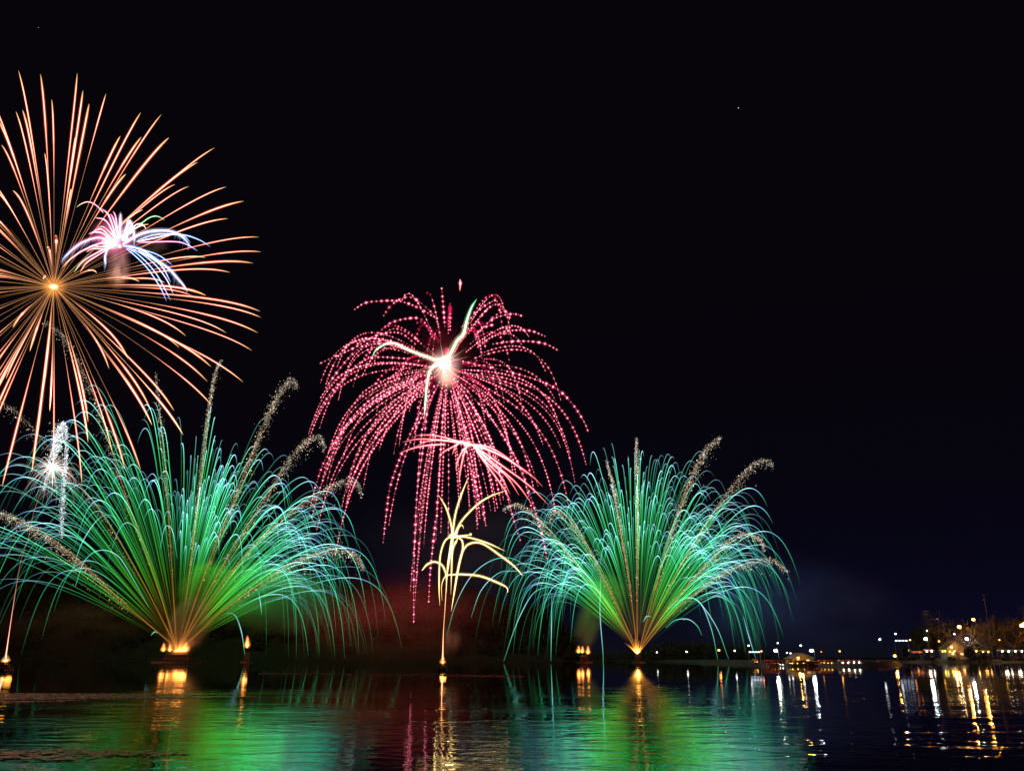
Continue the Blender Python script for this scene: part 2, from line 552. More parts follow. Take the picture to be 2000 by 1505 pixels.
for i, (x, y) in enumerate(endsA):
    near = rng.uniform() < 0.5
    E = ray_sphere(x, y, CA, RA * 1.03, near)
    v = E - CA + np.array([0, 0, gA])
    t = np.linspace(0.02, 1, 34)
    s = (1 - np.exp(-1.3 * t)) / (1 - math.exp(-1.3))
    P = CA + v * s[:, None] - np.array([0, 0, gA]) * (t[:, None] ** 3)
    br = rng.uniform(0.75, 1.15)
    on = rng.uniform(0.16, 0.42)
    C = ramp(t, [(0, (0.26, 0.07, 0.003)), (on, (0.40, 0.13, 0.005)), (on + 0.22, (1.6, 0.20, 0.03)), (0.75, (2.0, 0.24, 0.07)), (0.93, (1.3, 0.36, 0.04)), (1, (0.55, 0.34, 0.0))]) * br
    R = np.interp(t, [0, on, on + 0.25, 0.6, 0.85, 0.96, 1], [0.6, 0.9, 3.6, 4.4, 3.8, 2.0, 0.3]) * UA * rng.uniform(0.5, 0.88)
    trails_obj('spark_trail', [(P, R, C)], M_HOT, big)
# faint dark-gold lead-ins that never flared
for k in range(60):
    a = rng.uniform(0, 2 * math.pi); el = rng.uniform(-1, 1); rr = rng.uniform(0.22, 0.55) * RA
    D = np.array([math.cos(a) * math.sqrt(1 - el * el), el, math.sin(a) * math.sqrt(1 - el * el)])
    t = np.linspace(0.03, 1, 12)
    P = CA + D * rr * t[:, None] - np.array([0, 0, 6 * UA]) * (t[:, None] ** 2)
    if k >= 24: continue
    trails_obj('faint_trail', [(P, np.interp(t, [0, 1], [0.7, 0.4]) * UA, ramp(t, [(0, (0.3, 0.14, 0.02)), (1, (0.08, 0.035, 0.0))]))], M_THIN, big)


def glow_ball(name, c, r, color, parent, mat=None, squash=(1, 1, 1)):
    b = MB(); b.ball(c, r, 20, 12, squash)
    V = np.concatenate(b.V)
    return mesh_obj(name, V, b.F, mat or M_FLAME, parent, col=np.tile(np.array(color), (len(V), 1)), smooth=True)


glow_ball('flash_core', CA, 9 * UA, (2.2, 1.2, 0.7), big, squash=(1.1, 1, 0.75))
glow_ball('glare_ball', CA, 30 * UA, (0.9, 0.32, 0.04), big, M_SOFT)  # emissive sphere painting the halo around the core

# --- B: the small white and violet palm in front of it
DB = 318.0
CB = W(234, 480, DB)
UB = np.linalg.norm(W(334, 480, DB) - CB) / 100
palm = empty('firework_burst', CB, 'small white, pink and blue palm burst overlapping the orange streaks', 'firework', TRAIL)


def z6(p): return [(100 + x * 0.17, 380 + y * 0.17) for x, y in p]


WHT, PNK, BLU, GRN, ORG = (1.2, 0.95, 1.5), (1.5, 0.28, 0.55), (0.25, 0.5, 1.5), (0.35, 0.9, 0.3), (1.5, 0.3, 0.08)
palmc = [
    ([(730, 570), (560, 495), (400, 530), (280, 600), (150, 720), (130, 752)], 7.5, PNK, BLU, 1),
    ([(600, 210), (545, 150), (480, 100), (410, 85), (340, 110), (285, 150)], 2.6, PNK, GRN, 0),
    ([(760, 540), (690, 310), (640, 210), (560, 155)], 5.0, PNK, PNK, 0),
    ([(740, 510), (665, 350), (600, 285), (500, 265)], 4.0, PNK, PNK, 0),
    ([(785, 540), (792, 350), (798, 195)], 7.0, WHT, WHT, 0),
    ([(770, 500), (740, 260), (710, 190)], 4.0, PNK, PNK, 0),
    ([(780, 520), (730, 330), (690, 230), (670, 240)], 4.0, PNK, PNK, 0),
    ([(820, 540), (860, 400), (900, 310), (935, 380), (952, 480), (955, 575)], 8.0, WHT, WHT, 1),
    ([(840, 540), (880, 450), (915, 390), (930, 420)], 8.0, WHT, WHT, 0),
    ([(960, 400), (1050, 320), (1130, 265), (1200, 248), (1260, 265), (1300, 295)], 2.6, GRN, GRN, 0),
    ([(900, 460), (960, 360), (1020, 335), (1060, 355), (1095, 400)], 3.0, WHT, WHT, 0),
    ([(820, 575), (950, 490), (1100, 430), (1280, 412), (1400, 430), (1500, 480), (1560, 540), (1598, 592)], 8.0, WHT, BLU, 1),
    ([(1000, 520), (1200, 460), (1500, 460), (1700, 520), (1830, 600)], 3.2, BLU, BLU, 0),
    ([(1000, 550), (1400, 540), (1550, 570), (1685, 648)], 3.2, PNK, BLU, 0),
    ([(980, 540), (1200, 495), (1420, 450), (1530, 480), (1600, 555)], 3.4, WHT, BLU, 0),
    ([(820, 592), (900, 595), (1050, 640), (1200, 740), (1350, 850), (1450, 960), (1520, 1040), (1565, 1104)], 7.5, BLU, WHT, 1),
    ([(860, 620), (960, 700), (1100, 840), (1250, 1060), (1325, 1225)], 2.8, BLU, BLU, 0),
    ([(860, 610), (1000, 690), (1200, 900), (1375, 1220)], 2.8, BLU, BLU, 0),
    ([(880, 605), (1040, 680), (1200, 810), (1330, 980), (1405, 1150)], 2.8, BLU, WHT, 0),
    ([(1000, 620), (1200, 680), (1330, 760), (1393, 812)], 2.6, BLU, BLU, 0),
    ([(1000, 640), (1200, 760), (1290, 850), (1375, 1015)], 2.8, WHT, BLU, 0),
    ([(700, 570), (560, 560), (350, 650), (200, 760), (125, 845)], 4.0, PNK, ORG, 0),
    ([(700, 590), (500, 680), (350, 780), (262, 895)], 3.2, PNK, GRN, 0),
    ([(690, 600), (530, 700), (400, 790), (330, 895)], 3.6, PNK, ORG, 0),
    ([(680, 600), (640, 640), (620, 720), (626, 805)], 5.0, WHT, BLU, 1),
    ([(720, 560), (600, 450), (500, 430), (430, 455)], 4.6, PNK, PNK, 0),
    ([(730, 560), (600, 410), (520, 405), (470, 450)], 4.0, PNK, PNK, 0),
    ([(720, 580), (560, 600), (480, 590), (380, 640)], 4.2, PNK, PNK, 0),
    ([(720, 600), (600, 625), (480, 620), (400, 660)], 4.0, ORG, PNK, 0),
    ([(740, 500), (620, 385), (560, 370), (530, 390)], 2.8, ORG, ORG, 0),
]
for cps, w, c0, c1, furry in palmc:
    dend = rng.uniform(-14, 14)
    P = px_path(z6(cps), DB, dend, 36)
    t = np.linspace(0, 1, 36)
    R = w * 0.75 * UB * np.interp(t, [0, 0.1, 0.7, 0.93, 1], [0.5, 1, 1, 0.6, 0.12])
    C = ramp(t, [(0, c0), (0.45, c0), (1, c1)]) * np.interp(t, [0, 0.85, 1], [1, 1, 0.35])[:, None]
    tr = trails_obj('spark_trail', [(P, R, C)], M_HOT, palm)
    if furry:
        # short sparks dripping off the thick comet
        n = 420
        q = rng.uniform(0.25, 1, n); idx = q * 35; i0 = np.clip(idx.astype(int), 0, 34); fr = (idx - i0)[:, None]
        base = P[i0] * (1 - fr) + P[i0 + 1] * fr
        L = rng.gamma(2.0, 2.6, n) * UB * np.interp(q, [0, 0.5, 1], [0.6, 1.2, 1.0])
        V, F, cc = [], [], []
        for k in range(n):
            b0 = base[k] + rng.normal(size=3) * 0.5 * UB
            wd = 0.35 * UB
            V += [b0 + [-wd, 0, 0], b0 + [wd, 0, 0], b0 + [0, wd, 0], b0 + [0.5 * UB * rng.normal(), 0, -L[k]]]
            m = 4 * k
            F += [(m, m + 1, m + 3), (m + 1, m + 2, m + 3), (m + 2, m, m + 3)]
            cv = np.array([0.55, 0.62, 1.0]) * rng.uniform(0.4, 1.0)
            cc += [cv, cv, cv, cv * 0.4]
        s = mesh_obj('dripping_sparks', np.array(V), np.array(F), M_GLIT, tr, col=np.array(cc))
        s['kind'] = 'stuff'
glow_ball('flash_core', W(217, 474, DB), 17 * UB, (2.0, 1.1, 1.4), palm, squash=(1.1, 1, 0.8))
glow_ball('ember_core', W(234, 481, DB - 3), 5 * UB, (2.0, 0.8, 0.3), palm)
glow_ball('glare_ball', W(222, 466, DB), 52 * UB, (1.1, 0.25, 0.45), palm, M_SOFT)  # pink glow around the palm's core, painted as an emissive sphere

# --- C: the crimson strobing burst
DC = 300.0
CC = W(872, 722, DC)
UC = np.linalg.norm(W(972, 722, DC) - CC) / 100
red = empty('firework_burst', CC, 'crimson burst of beaded drooping streaks with a white-green heart, above the middle of the lake', 'firework', TRAIL)


def beads(P, first, r, spacing, colr, fade=0.9):
    """spheres of light strung on one thin thread -> P,R,C rings"""
    seg = np.linalg.norm(np.diff(P, axis=0), axis=1); cum = np.concatenate([[0], np.cumsum(seg)]); L = cum[-1]
    s = first * L; rings = [(s, 0.25 * r, 0.25)]
    while True:
        u = s / L
        sp = spacing * np.interp(u, [0, 0.3, 0.7, 1], [0.9, 0.9, 1.1, 1.25]) * rng.uniform(0.6, 1.5)
        rr = r * rng.uniform(0.6, 1.15) * np.interp(u, [0, 0.12, 0.8, 1], [0.7, 1, 1, 0.45])
        c = s + rr + sp * 0.3
        if c + rr > L: break
        st = rng.uniform(0.95, 1.3) * rr
        fl = rng.uniform(0.45, 1.25) if rng.uniform() > 0.1 else 0.12      # stars flicker and fail
        for k, w, b in ((-1, 0.36, 0.35), (-0.75, 0.66, 0.6), (-0.4, 0.917, 1), (0, 1, 1), (0.4, 0.917, 1), (0.75, 0.66, 0.6), (1, 0.36, 0.35)):
            rings.append((c + k * st * 0.9, rr * w, b * fl))
        s = c + st * 0.9 + sp * 0.35
    rings.append((min(L, rings[-1][0] + spacing * 0.4), 0.03 * r, 0.2))
    a = np.array(rings)
    PP = np.stack([np.interp(a[:, 0], cum, P[:, k]) for k in range(3)], 1)
    return PP, a[:, 1], np.array(colr)[None, :] * a[:, 2:3]


RC, GC = 272 * UC, 172 * UC
k = 0
while k < 122:
    el = rng.uniform(-1, 1); a = rng.uniform(0, 2 * math.pi)
    D = np.array([math.cos(a) * math.sqrt(1 - el * el), el, math.sin(a) * math.sqrt(1 - el * el)])
    # stars thrown upward were fewer in the photograph
    if D[2] > 0.8 and rng.uniform() < 0.4: continue
    life = rng.uniform(0.72, 1.08) if rng.uniform() < 0.8 else rng.uniform(0.45, 0.7)
    if D[2] < -0.25 and abs(D[0]) < 0.55: life *= rng.uniform(0.75, 1.12)
    spd = RC * rng.uniform(0.86, 1.04)
    t0 = rng.uniform(0.05, 0.22) if D[2] < 0.2 else rng.uniform(0.15, 0.4)
    t = np.linspace(t0 * 0.55, life, 60)
    s = (1 - np.exp(-2.4 * t)) / (1 - math.exp(-2.4))
    P = CC + D * spd * s[:, None] - np.array([0, 0, GC]) * (t[:, None] ** 1.9)
    P, R, C = beads(P, 0.0, rng.uniform(2.6, 4.1) * UC, rng.choice([2.0, 3.0, 5.0, 7.0, 9.5]) * UC, np.array([1.4, 0.01, 0.14]) * rng.uniform(0.65, 1.3))
    if P[:, 2].min() < 3: continue
    part = trails_obj('spark_trail', [(P, R, C)], M_BEAD, red, round_=True) if k < 99 else None
    if k >= 99:
        extra = extra + [(P, R, C)] if k > 99 else [(P, R, C)]
    k += 1
# streaks read off the photograph: the long falling ones and the top ones
long_red = [
    [(838, 760), (828, 860), (815, 960), (810, 1060), (808, 1140), (808, 1218)],
    [(868, 760), (862, 860), (856, 960), (846, 1060), (840, 1120), (837, 1180)],
    [(850, 750), (800, 850), (765, 940), (755, 1000), (748, 1062)],
    [(880, 760), (905, 860), (930, 950), (950, 1030)],
    [(900, 750), (950, 850), (985, 950), (1005, 1020), (1018, 1060)],
    [(950, 800), (1010, 900), (1040, 980), (1060, 1050), (1070, 1100)],
    [(869, 640), (866, 600), (862, 556)],
    [(876, 640), (878, 610), (879, 592)],
    [(880, 700), (1010, 730), (1080, 755), (1115, 785), (1140, 822), (1150, 846)],
    [(900, 640), (930, 610), (950, 595), (971, 584)],
    [(860, 655), (850, 620), (820, 590), (795, 580), (765, 595), (747, 620)],
    [(850, 620), (815, 600), (780, 588), (740, 588), (712, 592), (690, 606)],
    [(812, 672), (780, 650), (735, 655), (690, 680), (645, 700), (620, 712)],
    [(800, 700), (720, 700), (670, 740), (630, 790), (605, 838)],
    [(925, 660), (960, 625), (1000, 613), (1028, 620)], [(930, 680), (975, 650), (1030, 645), (1066, 657)], [(960, 672), (1010, 666), (1060, 670), (1094, 686)],
    [(985, 655), (995, 620), (985, 608), (965, 618), (955, 628)], [(830, 700), (770, 668), (720, 670), (680, 700), (632, 762)], [(845, 660), (825, 625), (795, 622), (760, 632), (740, 650)],
    [(925, 655), (945, 640), (965, 634), (973, 638)], [(852, 660), (838, 640), (822, 628), (812, 632)],
]
for cps in long_red:
    P = px_path(cps, DC, rng.uniform(-25, 25), 60)
    P, R, C = beads(P, 0.0, 4.6 * UC, rng.choice([5.0, 8.0]) * UC if len(cps) > 3 else 2 * UC, (1.35, 0.035, 0.20))
    extra.append((P, R, C))
o = trails_obj('spark_trail', extra, M_BEAD, red, round_=True); o['kind'] = 'stuff'
glow_ball('flash_core', W(868, 708, DC), 15 * UC, (1.6, 2.0, 1.3), red, squash=(0.95, 1, 1.0))
glow_ball('ember_core', W(873, 738, DC - 3), 30 * UC, (1.3, 0.6, 0.45), red, M_SOFT)
glow_ball('glare_ball', W(869, 712, DC), 42 * UC, (1.1, 0.6, 0.6), red, M_SOFT)  # lens glare and lit smoke painted as a glowing sphere
GW = (0.75, 1.5, 0.75)
for cps, w in (([(868, 708), (880, 690), (893, 665), (905, 652), (912, 625), (921, 600), (931, 584)], 7.5),
               ([(868, 708), (835, 697), (800, 684), (768, 670), (748, 674), (733, 685), (727, 697)], 5.5),
               ([(868, 706), (845, 716), (836, 738), (832, 770), (829, 812)], 5.5),
               ([(868, 708), (850, 712), (842, 722)], 4.0)):
    P = px_path(cps, DC - 5, rng.uniform(-12, 12), 40)
    t = np.linspace(0, 1, 40)
    R = w * UC * np.interp(t, [0, 0.5, 0.9, 1], [1.1, 0.95, 0.5, 0.1])
    trails_obj('green_comet', [(P, R, ramp(t, [(0, (1.3, 1.3, 0.7)), (0.5, (1.2, 1.25, 0.6)), (0.75, (0.5, 1.4, 0.6)), (1, (0.1, 0.9, 0.35))]))], M_HOT, red)
for kk in range(44):
    a = rng.uniform(0, 2 * math.pi); r = rng.uniform(16, 58) * UC
    D = np.array([math.cos(a), rng.uniform(-0.6, 0.6), math.sin(a)])
    t = np.linspace(0, 1, 8); C0 = W(868, 708, DC)
    trails_obj('fine_ray', [(C0 + D * r * t[:, None], 0.6 * UC * (1.05 - t), ramp(t, [(0, (1.2, 1.1, 0.6)), (1, (0.5, 0.5, 0.15))]))], M_THIN, red)
# one late red star above the burst
st = empty('falling_star_shell', W(899, 553, DC), 'single short red star glowing on its own above the crimson burst', 'firework', TRAIL)
t = np.linspace(0, 1, 14)
trails_obj('star_flare', [(px_path([(898.5, 545), (899, 553), (898, 568)], DC, 0, 14), np.interp(t, [0, 0.35, 1], [0.6, 5.5, 0.3]) * UC, np.tile(np.array([1.5, 0.1, 0.15]), (14, 1)))], M_HOT, st)

# --- D: red smooth palm
DD = 285.0
UD = UC * DD / DC
CD = W(914, 867, DD)
pr = empty('firework_burst', CD, 'small red burst of smooth arcs under the crimson one', 'firework', TRAIL)
for cps in ([(914, 867), (950, 877), (985, 893), (1012, 910), (1030, 926)], [(914, 867), (960, 880), (1005, 905), (1040, 930), (1060, 950)],
            [(930, 872), (975, 905), (1030, 945), (1071, 985)], [(925, 870), (965, 905), (1010, 945), (1040, 986)],
            [(925, 870), (960, 905), (990, 930), (1014, 967)], [(930, 880), (960, 920), (985, 955), (998, 980)], [(925, 872), (950, 902), (978, 930), (996, 964)],
            [(925, 868), (945, 872), (955, 882), (958, 896)], [(914, 867), (860, 852), (830, 849), (809, 851)], [(914, 867), (870, 860), (820, 857), (786, 863)],
            [(914, 867), (880, 861), (840, 860), (811, 872)], [(870, 867), (830, 870), (800, 877), (780, 885)], [(914, 867), (900, 864), (885, 872), (865, 883), (856, 895)],
            [(912, 870), (905, 890), (899, 920), (896, 945)], [(912, 870), (902, 883), (894, 900), (890, 918)], [(912, 865), (900, 862), (890, 872), (883, 888)],
            [(914, 867), (955, 873), (990, 893), (1015, 915)]):
    P = px_path(cps, DD, rng.uniform(-18, 18), 30)
    t = np.linspace(0, 1, 30)
    trails_obj('spark_trail', [(P, 4.0 * UD * np.interp(t, [0, 0.2, 0.75, 1], [0.7, 1, 0.8, 0.1]), ramp(t, [(0, (1.5, 0.20, 0.20)), (0.5, (1.3, 0.07, 0.09)), (1, (0.7, 0.01, 0.02))]))], M_HOT, pr)
glow_ball('flash_core', CD, 9 * UD, (2.0, 0.5, 0.4), pr)

# --- E: golden palm over the middle raft
DE = 240.0
UE = np.linalg.norm(W(985, 1050, DE) - W(885, 1050, DE)) / 100
CE = W(884, 1046, DE)
yel = empty('firework_burst', CE, 'golden yellow burst of a dozen thick curved streaks rising from the middle raft', 'firework', TRAIL)


def z5(p): return [(760 + x * 0.279, 900 + y * 0.279) for x, y in p]


for cps, w in (([(445, 560), (435, 450), (400, 330), (345, 236)], 4.2), ([(440, 560), (460, 390), (500, 250), (555, 112)], 4.6),
               ([(440, 560), (500, 430), (600, 320), (700, 250), (828, 203)], 4.4), ([(465, 540), (480, 480), (500, 450), (515, 453), (521, 474)], 3.6),
               ([(420, 530), (480, 527), (530, 521), (572, 514)], 4.2), ([(450, 525), (550, 533), (680, 570), (812, 629)], 4.0),
               ([(470, 530), (430, 530), (390, 560), (362, 640), (352, 740), (350, 900), (355, 1012)], 3.6), ([(470, 530), (510, 555), (514, 620), (492, 720), (468, 850), (435, 1050)], 3.8),
               ([(438, 1030), (475, 780), (520, 620), (580, 572), (660, 580), (780, 662), (870, 730), (932, 798)], 4.4),
               ([(370, 975), (368, 870), (395, 805), (450, 794), (520, 792), (640, 805), (760, 850), (825, 885), (829, 918)], 4.4),
               ([(402, 920), (398, 800), (372, 730), (320, 705), (268, 722), (229, 766)], 4.2), ([(408, 800), (425, 660), (442, 540)], 4.0), ([(432, 935), (437, 760), (440, 560)], 3.4),
               ([(400, 860), (415, 700), (450, 560)], 3.6), ([(436, 740), (445, 620), (480, 540)], 4.0)):
    P = px_path(z5(cps), DE, rng.uniform(-8, 8), 40)
    t = np.linspace(0, 1, 40)
    rise = cps[0][1] > 700
    R = w * 0.92 * UE * (np.interp(t, [0, 0.45, 0.85, 1], [0.15, 1, 1, 0.3]) if rise else np.interp(t, [0, 0.1, 0.75, 1], [0.8, 1, 0.75, 0.12]))
    C = np.array([1.4, 0.85, 0.14])[None, :] * (np.interp(t, [0, 0.5], [0.35, 1])[:, None] if rise else np.interp(t, [0, 0.7, 1], [1, 1, 0.6])[:, None])
    trails_obj('spark_trail', [(P, R, C)], M_HOT, yel)
glow_ball('flash_core', CE, 8 * UE, (1.6, 1.2, 0.4), yel, squash=(1.3, 1, 0.8))
glow_ball('star_flare', W(919, 1043, DE), 3.4 * UE, (1.6, 1.1, 0.3), yel)
P = px_path([(864.5, 1288), (866, 1235), (869, 1190), (872, 1140), (876, 1090), (882, 1050)], DE, 0, 40)
t = np.linspace(0, 1, 40)
trails_obj('rising_tail', [(P, np.interp(t, [0, 0.08, 0.3, 1], [3.6, 1.8, 1.1, 2.0]) * UE, ramp(t, [(0, (1.6, 0.6, 0.15)), (0.3, (0.8, 0.32, 0.06)), (1, (1.2, 0.7, 0.12))]))], M_HOT, yel)

# --- F/G: the two green mine fountains
def sparks_mesh(P, n, width, size, colf, parent, name='glitter_tail', sag=1.0, q0=0.05, dens=0.7):
    """thousands of glitter points hanging behind one comet"""
    N = len(P)
    q = q0 + (1 - q0) * rng.uniform(0, 1, n) ** dens
    idx = q * (N - 1); i0 = np.clip(idx.astype(int), 0, N - 2); fr = (idx - i0)[:, None]
    c = P[i0] * (1 - fr) + P[i0 + 1] * fr
    w = width * np.interp(q, [0, 0.5, 0.85, 1], [0.35, 0.8, 1.0, 0.55])
    off = rng.normal(size=(n, 3)) * (w * 0.28)[:, None]
    off[:, 2] -= rng.exponential(1, n) * w * 0.55 * sag
    far = rng.uniform(size=n) < 0.08
    off[far] *= 2.2
    c = c + off
    s = size * np.clip(rng.lognormal(-0.25, 0.42, n), 0.3, 2.0)
    D = np.array([[1, 0, 0], [-1, 0, 0], [0, 1, 0], [0, -1, 0], [0, 0, 1], [0, 0, -1]], float)
    V = (c[:, None, :] + D[None] * s[:, None, None]).reshape(-1, 3)
    f = np.array([[0, 2, 4], [2, 1, 4], [1, 3, 4], [3, 0, 4], [2, 0, 5], [1, 2, 5], [3, 1, 5], [0, 3, 5]])
    F = (f[None] + 6 * np.arange(n)[:, None, None]).reshape(-1, 3)
    col = np.repeat(colf(q) * rng.gamma(2.0, 0.42, (n, 1)), 6, axis=0)
    o = mesh_obj(name, V, F, M_GLIT, parent, col=col)
    o['kind'] = 'stuff'
    return o


def fountain(basepx, d, label, comets, S0, G0, nstar, angles, seed, strays, srange=(0.62, 1.0)):
    global rng
    rng = np.random.default_rng(seed)
    B = W(basepx[0], basepx[1], d)
    u = pscale(d)
    root = empty('mine_fountain', B, label, 'firework', 'green mine fountains')
    stars = []
    for i in range(nstar):
        a0, weight = angles[i % len(angles)]
        a = math.radians(a0 + rng.normal() * 3.9)
        tilt = rng.normal() * 0.22
        D = np.array([math.cos(a), tilt, math.sin(a)]); D /= np.linalg.norm(D)
        flank = abs(math.cos(a))
        Sx = S0 * u * min(rng.uniform(*srange) * weight, 1.32 - 0.42 * flank)
        life = np.interp(flank, [0, 0.35, 0.75], [0.92, 1.12, 1.36]) * rng.uniform(0.82, 1.05)
        b0 = B + np.array([rng.normal() * 2.2 * u, rng.normal() * 2 * u, 0])
        t = np.linspace(0.03, life, 34)
        s = (1 - np.exp(-2.2 * t)) / (1 - math.exp(-2.2))
        P = b0 + D * Sx * s[:, None] - np.array([0, 0, G0 * u]) * (t[:, None] ** 2)
        P += np.array([1.0, 0, 0]) * (3 * u * rng.normal()) * t[:, None] ** 2
        keep = P[:, 2] > 0.6
        P, t = P[keep], t[keep]
        apex = t[int(np.argmax(P[:, 2]))]
        br = 0.32 + 1.9 * rng.uniform() ** 2.4
        on = rng.uniform(0.04, 0.11)
        C = ramp(t, [(0, (0.5, 0.14, 0.01)), (on, (0.35, 0.28, 0.02)), (on + 0.06, (0.09, 0.75, 0.03)), (apex * 0.5, (0.04, 0.85, 0.20)), (apex * 0.8, (0.20, 0.90, 0.72)),
                     (apex, (0.55, 1.1, 1.15)), (apex + 0.09, (0.22, 0.45, 0.95)), (apex + 0.2, (0.07, 0.60, 0.48)), (apex + 0.4, (0.03, 0.42, 0.16)), (1.6, (0.02, 0.3, 0.06))]) * br
        C *= np.interp(t / t[-1], [0, 0.1, 0.85, 1], [0.5, 1, 0.9, 0.2])[:, None]
        R = np.interp(t / t[-1], [0, 0.15, 0.9, 1], [0.8, 1.0, 0.8, 0.3]) * rng.uniform(0.5, 0.88) * u
        hgt = s[keep]
        low = float(np.interp(flank, [0, 0.25, 0.6], [0.05, 0.12, 0.70]))
        if rng.uniform() < 0.55: low *= rng.uniform(0.05, 0.4)   # many stars light up only well above the raft
        C *= np.interp(hgt, [0, 0.12, 0.30, 0.5, 0.75, 1.0], [0.015, 0.025, low * 0.6, 0.12 + low * 0.7, 0.85, 1.6])[:, None]
        C *= np.interp(t - apex, [0, 0.15, 0.5], [1.0, 0.7, 0.5])[:, None]
        stars.append((P, R, C))
    order = sorted(range(nstar), key=lambda i: -float(stars[i][2].max()))
    for j in order[:100]:
        trails_obj('spark_trail', [stars[j]], M_THIN, root, 6)
    o = trails_obj('spark_trail', [stars[j] for j in order[100:]], M_THIN, root, 6); o['kind'] = 'stuff'
    for cps in strays:
        P = px_path(cps, d, rng.uniform(-12, 12), 40)
        t = np.linspace(0, 1, 40)
        trails_obj('stray_spark', [(P, 1.05 * u * np.interp(t, [0, 0.5, 1], [0.7, 1, 0.5]), ramp(t, [(0, (0.05, 0.35, 0.15)), (0.3, (0.15, 0.7, 0.6)), (0.5, (0.4, 0.8, 0.9)), (0.8, (0.08, 0.6, 0.35)), (1, (0.04, 0.25, 0.1))]))], M_THIN, root, 6)
    for cps, n, wd in comets:
        P = px_path(cps, d, rng.uniform(-25, 25), 50)
        t = np.linspace(0, 1, 50)
        core = trails_obj('comet_tail', [(P, 1.5 * u * np.interp(t, [0, 0.4, 1], [1.0, 0.8, 0.3]), ramp(t, [(0, (0.32, 0.11, 0.012)), (0.35, (0.22, 0.08, 0.015)), (0.8, (0.16, 0.10, 0.05)), (1, (0.0, 0.0, 0.0))]))], M_THIN, root)
        sparks_mesh(P, int(n * 1.5), wd * u, 0.74 * u, lambda q: ramp(q, [(0, (0.5, 0.18, 0.04)), (0.3, (0.5, 0.26, 0.11)), (0.6, (0.62, 0.46, 0.26)), (0.9, (0.8, 0.66, 0.48)), (1, (0.6, 0.5, 0.4))]), core, q0=0.25)
    return root, B, u


DL, DR = 445.0, 440.0
cometsL = [([(345, 1265), (240, 1175), (150, 1090), (60, 1025), (-40, 985)], 1700, 13),
           ([(345, 1265), (270, 1120), (190, 990), (100, 880), (40, 810), (-20, 770)], 420, 13),
           ([(345, 1265), (300, 1120), (240, 950), (190, 790), (150, 700), (120, 650), (88, 626)], 700, 14),
           ([(345, 1265), (335, 1100), (325, 950), (312, 800), (304, 725)], 380, 10),
           ([(350, 1265), (370, 1120), (390, 950), (408, 800), (420, 730), (432, 702)], 1300, 9),
           ([(350, 1265), (400, 1120), (455, 980), (510, 840), (545, 765), (570, 738), (581, 755)], 1300, 15),
           ([(350, 1265), (420, 1130), (500, 1000), (570, 890), (605, 855), (628, 852), (634, 875)], 900, 13),
           ([(350, 1265), (440, 1130), (540, 1020), (620, 965), (670, 937), (697, 940), (706, 962)], 1000, 12),
           ([(355, 1265), (450, 1180), (550, 1110), (620, 1078), (665, 1070), (695, 1083), (711, 1108)], 1300, 12)]
cometsR = [([(1245, 1270), (1180, 1170), (1110, 1080), (1050, 1010), (1010, 983), (982, 993)], 800, 11),
           ([(1245, 1270), (1200, 1170), (1150, 1070), (1115, 1015), (1085, 993), (1073, 1015)], 700, 11),
           ([(1245, 1270), (1228, 1130), (1208, 1010), (1196, 940), (1184, 898)], 900, 8),
           ([(1245, 1270), (1244, 1130), (1245, 1000), (1243, 900), (1243, 853)], 1000, 7),
           ([(1248, 1270), (1285, 1130), (1320, 1010), (1350, 930), (1380, 875), (1408, 852)], 1100, 13),
           ([(1248, 1270), (1310, 1140), (1380, 1020), (1430, 950), (1470, 905), (1500, 897), (1509, 908)], 900, 12),
           ([(1248, 1270), (1310, 1180), (1380, 1100), (1430, 1050), (1460, 1040), (1485, 1052), (1492, 1070)], 900, 10),
           ([(1250, 1270), (1320, 1190), (1400, 1125), (1470, 1095), (1510, 1092), (1538, 1115)], 700, 9)]
angL = [(142, 1.15), (127, 1.22), (118, 1.27), (111, 1.24), (97, 1.12), (87, 1.08), (81, 1.08), (66, 1.0), (57, 0.95), (48, 0.93), (37, 0.86), (84, 1.08), (55, 0.95), (85, 0.92), (86, 0.85)]
angR = [(134, 0.86), (126, 0.90), (117, 0.96), (104, 1.0), (95, 1.12), (88, 1.12), (79, 1.1), (70, 1.05), (62, 1.04), (54, 0.98), (45, 0.88), (49, 0.94), (111, 1.02), (66, 1.08), (75, 1.12), (92, 1.12), (84, 1.12), (58, 1.04), (122, 0.95)]
straysL = [[(143, 1110), (160, 1060), (190, 1015), (215, 1005), (235, 1018)], [(147, 1145), (165, 1095), (195, 1074), (230, 1085), (260, 1130), (290, 1185)], [(445, 1196), (460, 1202), (472, 1235), (478, 1278)],
           [(313, 1070), (320, 1035), (328, 1026), (338, 1040), (346, 1090)], [(505, 1155), (509, 1180), (511, 1200)], [(295, 1240), (302, 1233), (308, 1236)]]
straysR = [[(1300, 1195), (1322, 1174), (1347, 1166), (1370, 1180), (1390, 1230), (1402, 1288)], [(1310, 1188), (1340, 1168), (1366, 1176), (1400, 1225), (1423, 1286)],
           [(1300, 1225), (1320, 1210), (1345, 1209), (1362, 1222), (1371, 1240)], [(1370, 1176), (1402, 1164), (1436, 1180)], [(1256, 1214), (1263, 1203), (1273, 1204)],
           [(1040, 1112), (1000, 1090), (960, 1094), (920, 1125), (890, 1180), (872, 1243)], [(1010, 1115), (975, 1118), (940, 1152), (920, 1205)], [(1100, 1150), (1070, 1146), (1040, 1160), (1010, 1215), (984, 1290)],
           [(1173, 1128), (1172, 1200), (1178, 1280), (1176, 1305)], [(1078, 1160), (1077, 1230), (1076, 1290)], [(1452, 1204), (1462, 1240), (1476, 1285)]]
fL, BL, uL = fountain((347, 1266), DL, 'wide green fountain fanning out of the big raft, the larger of two', cometsL, 610, 180, 430, angL, 11, straysL)
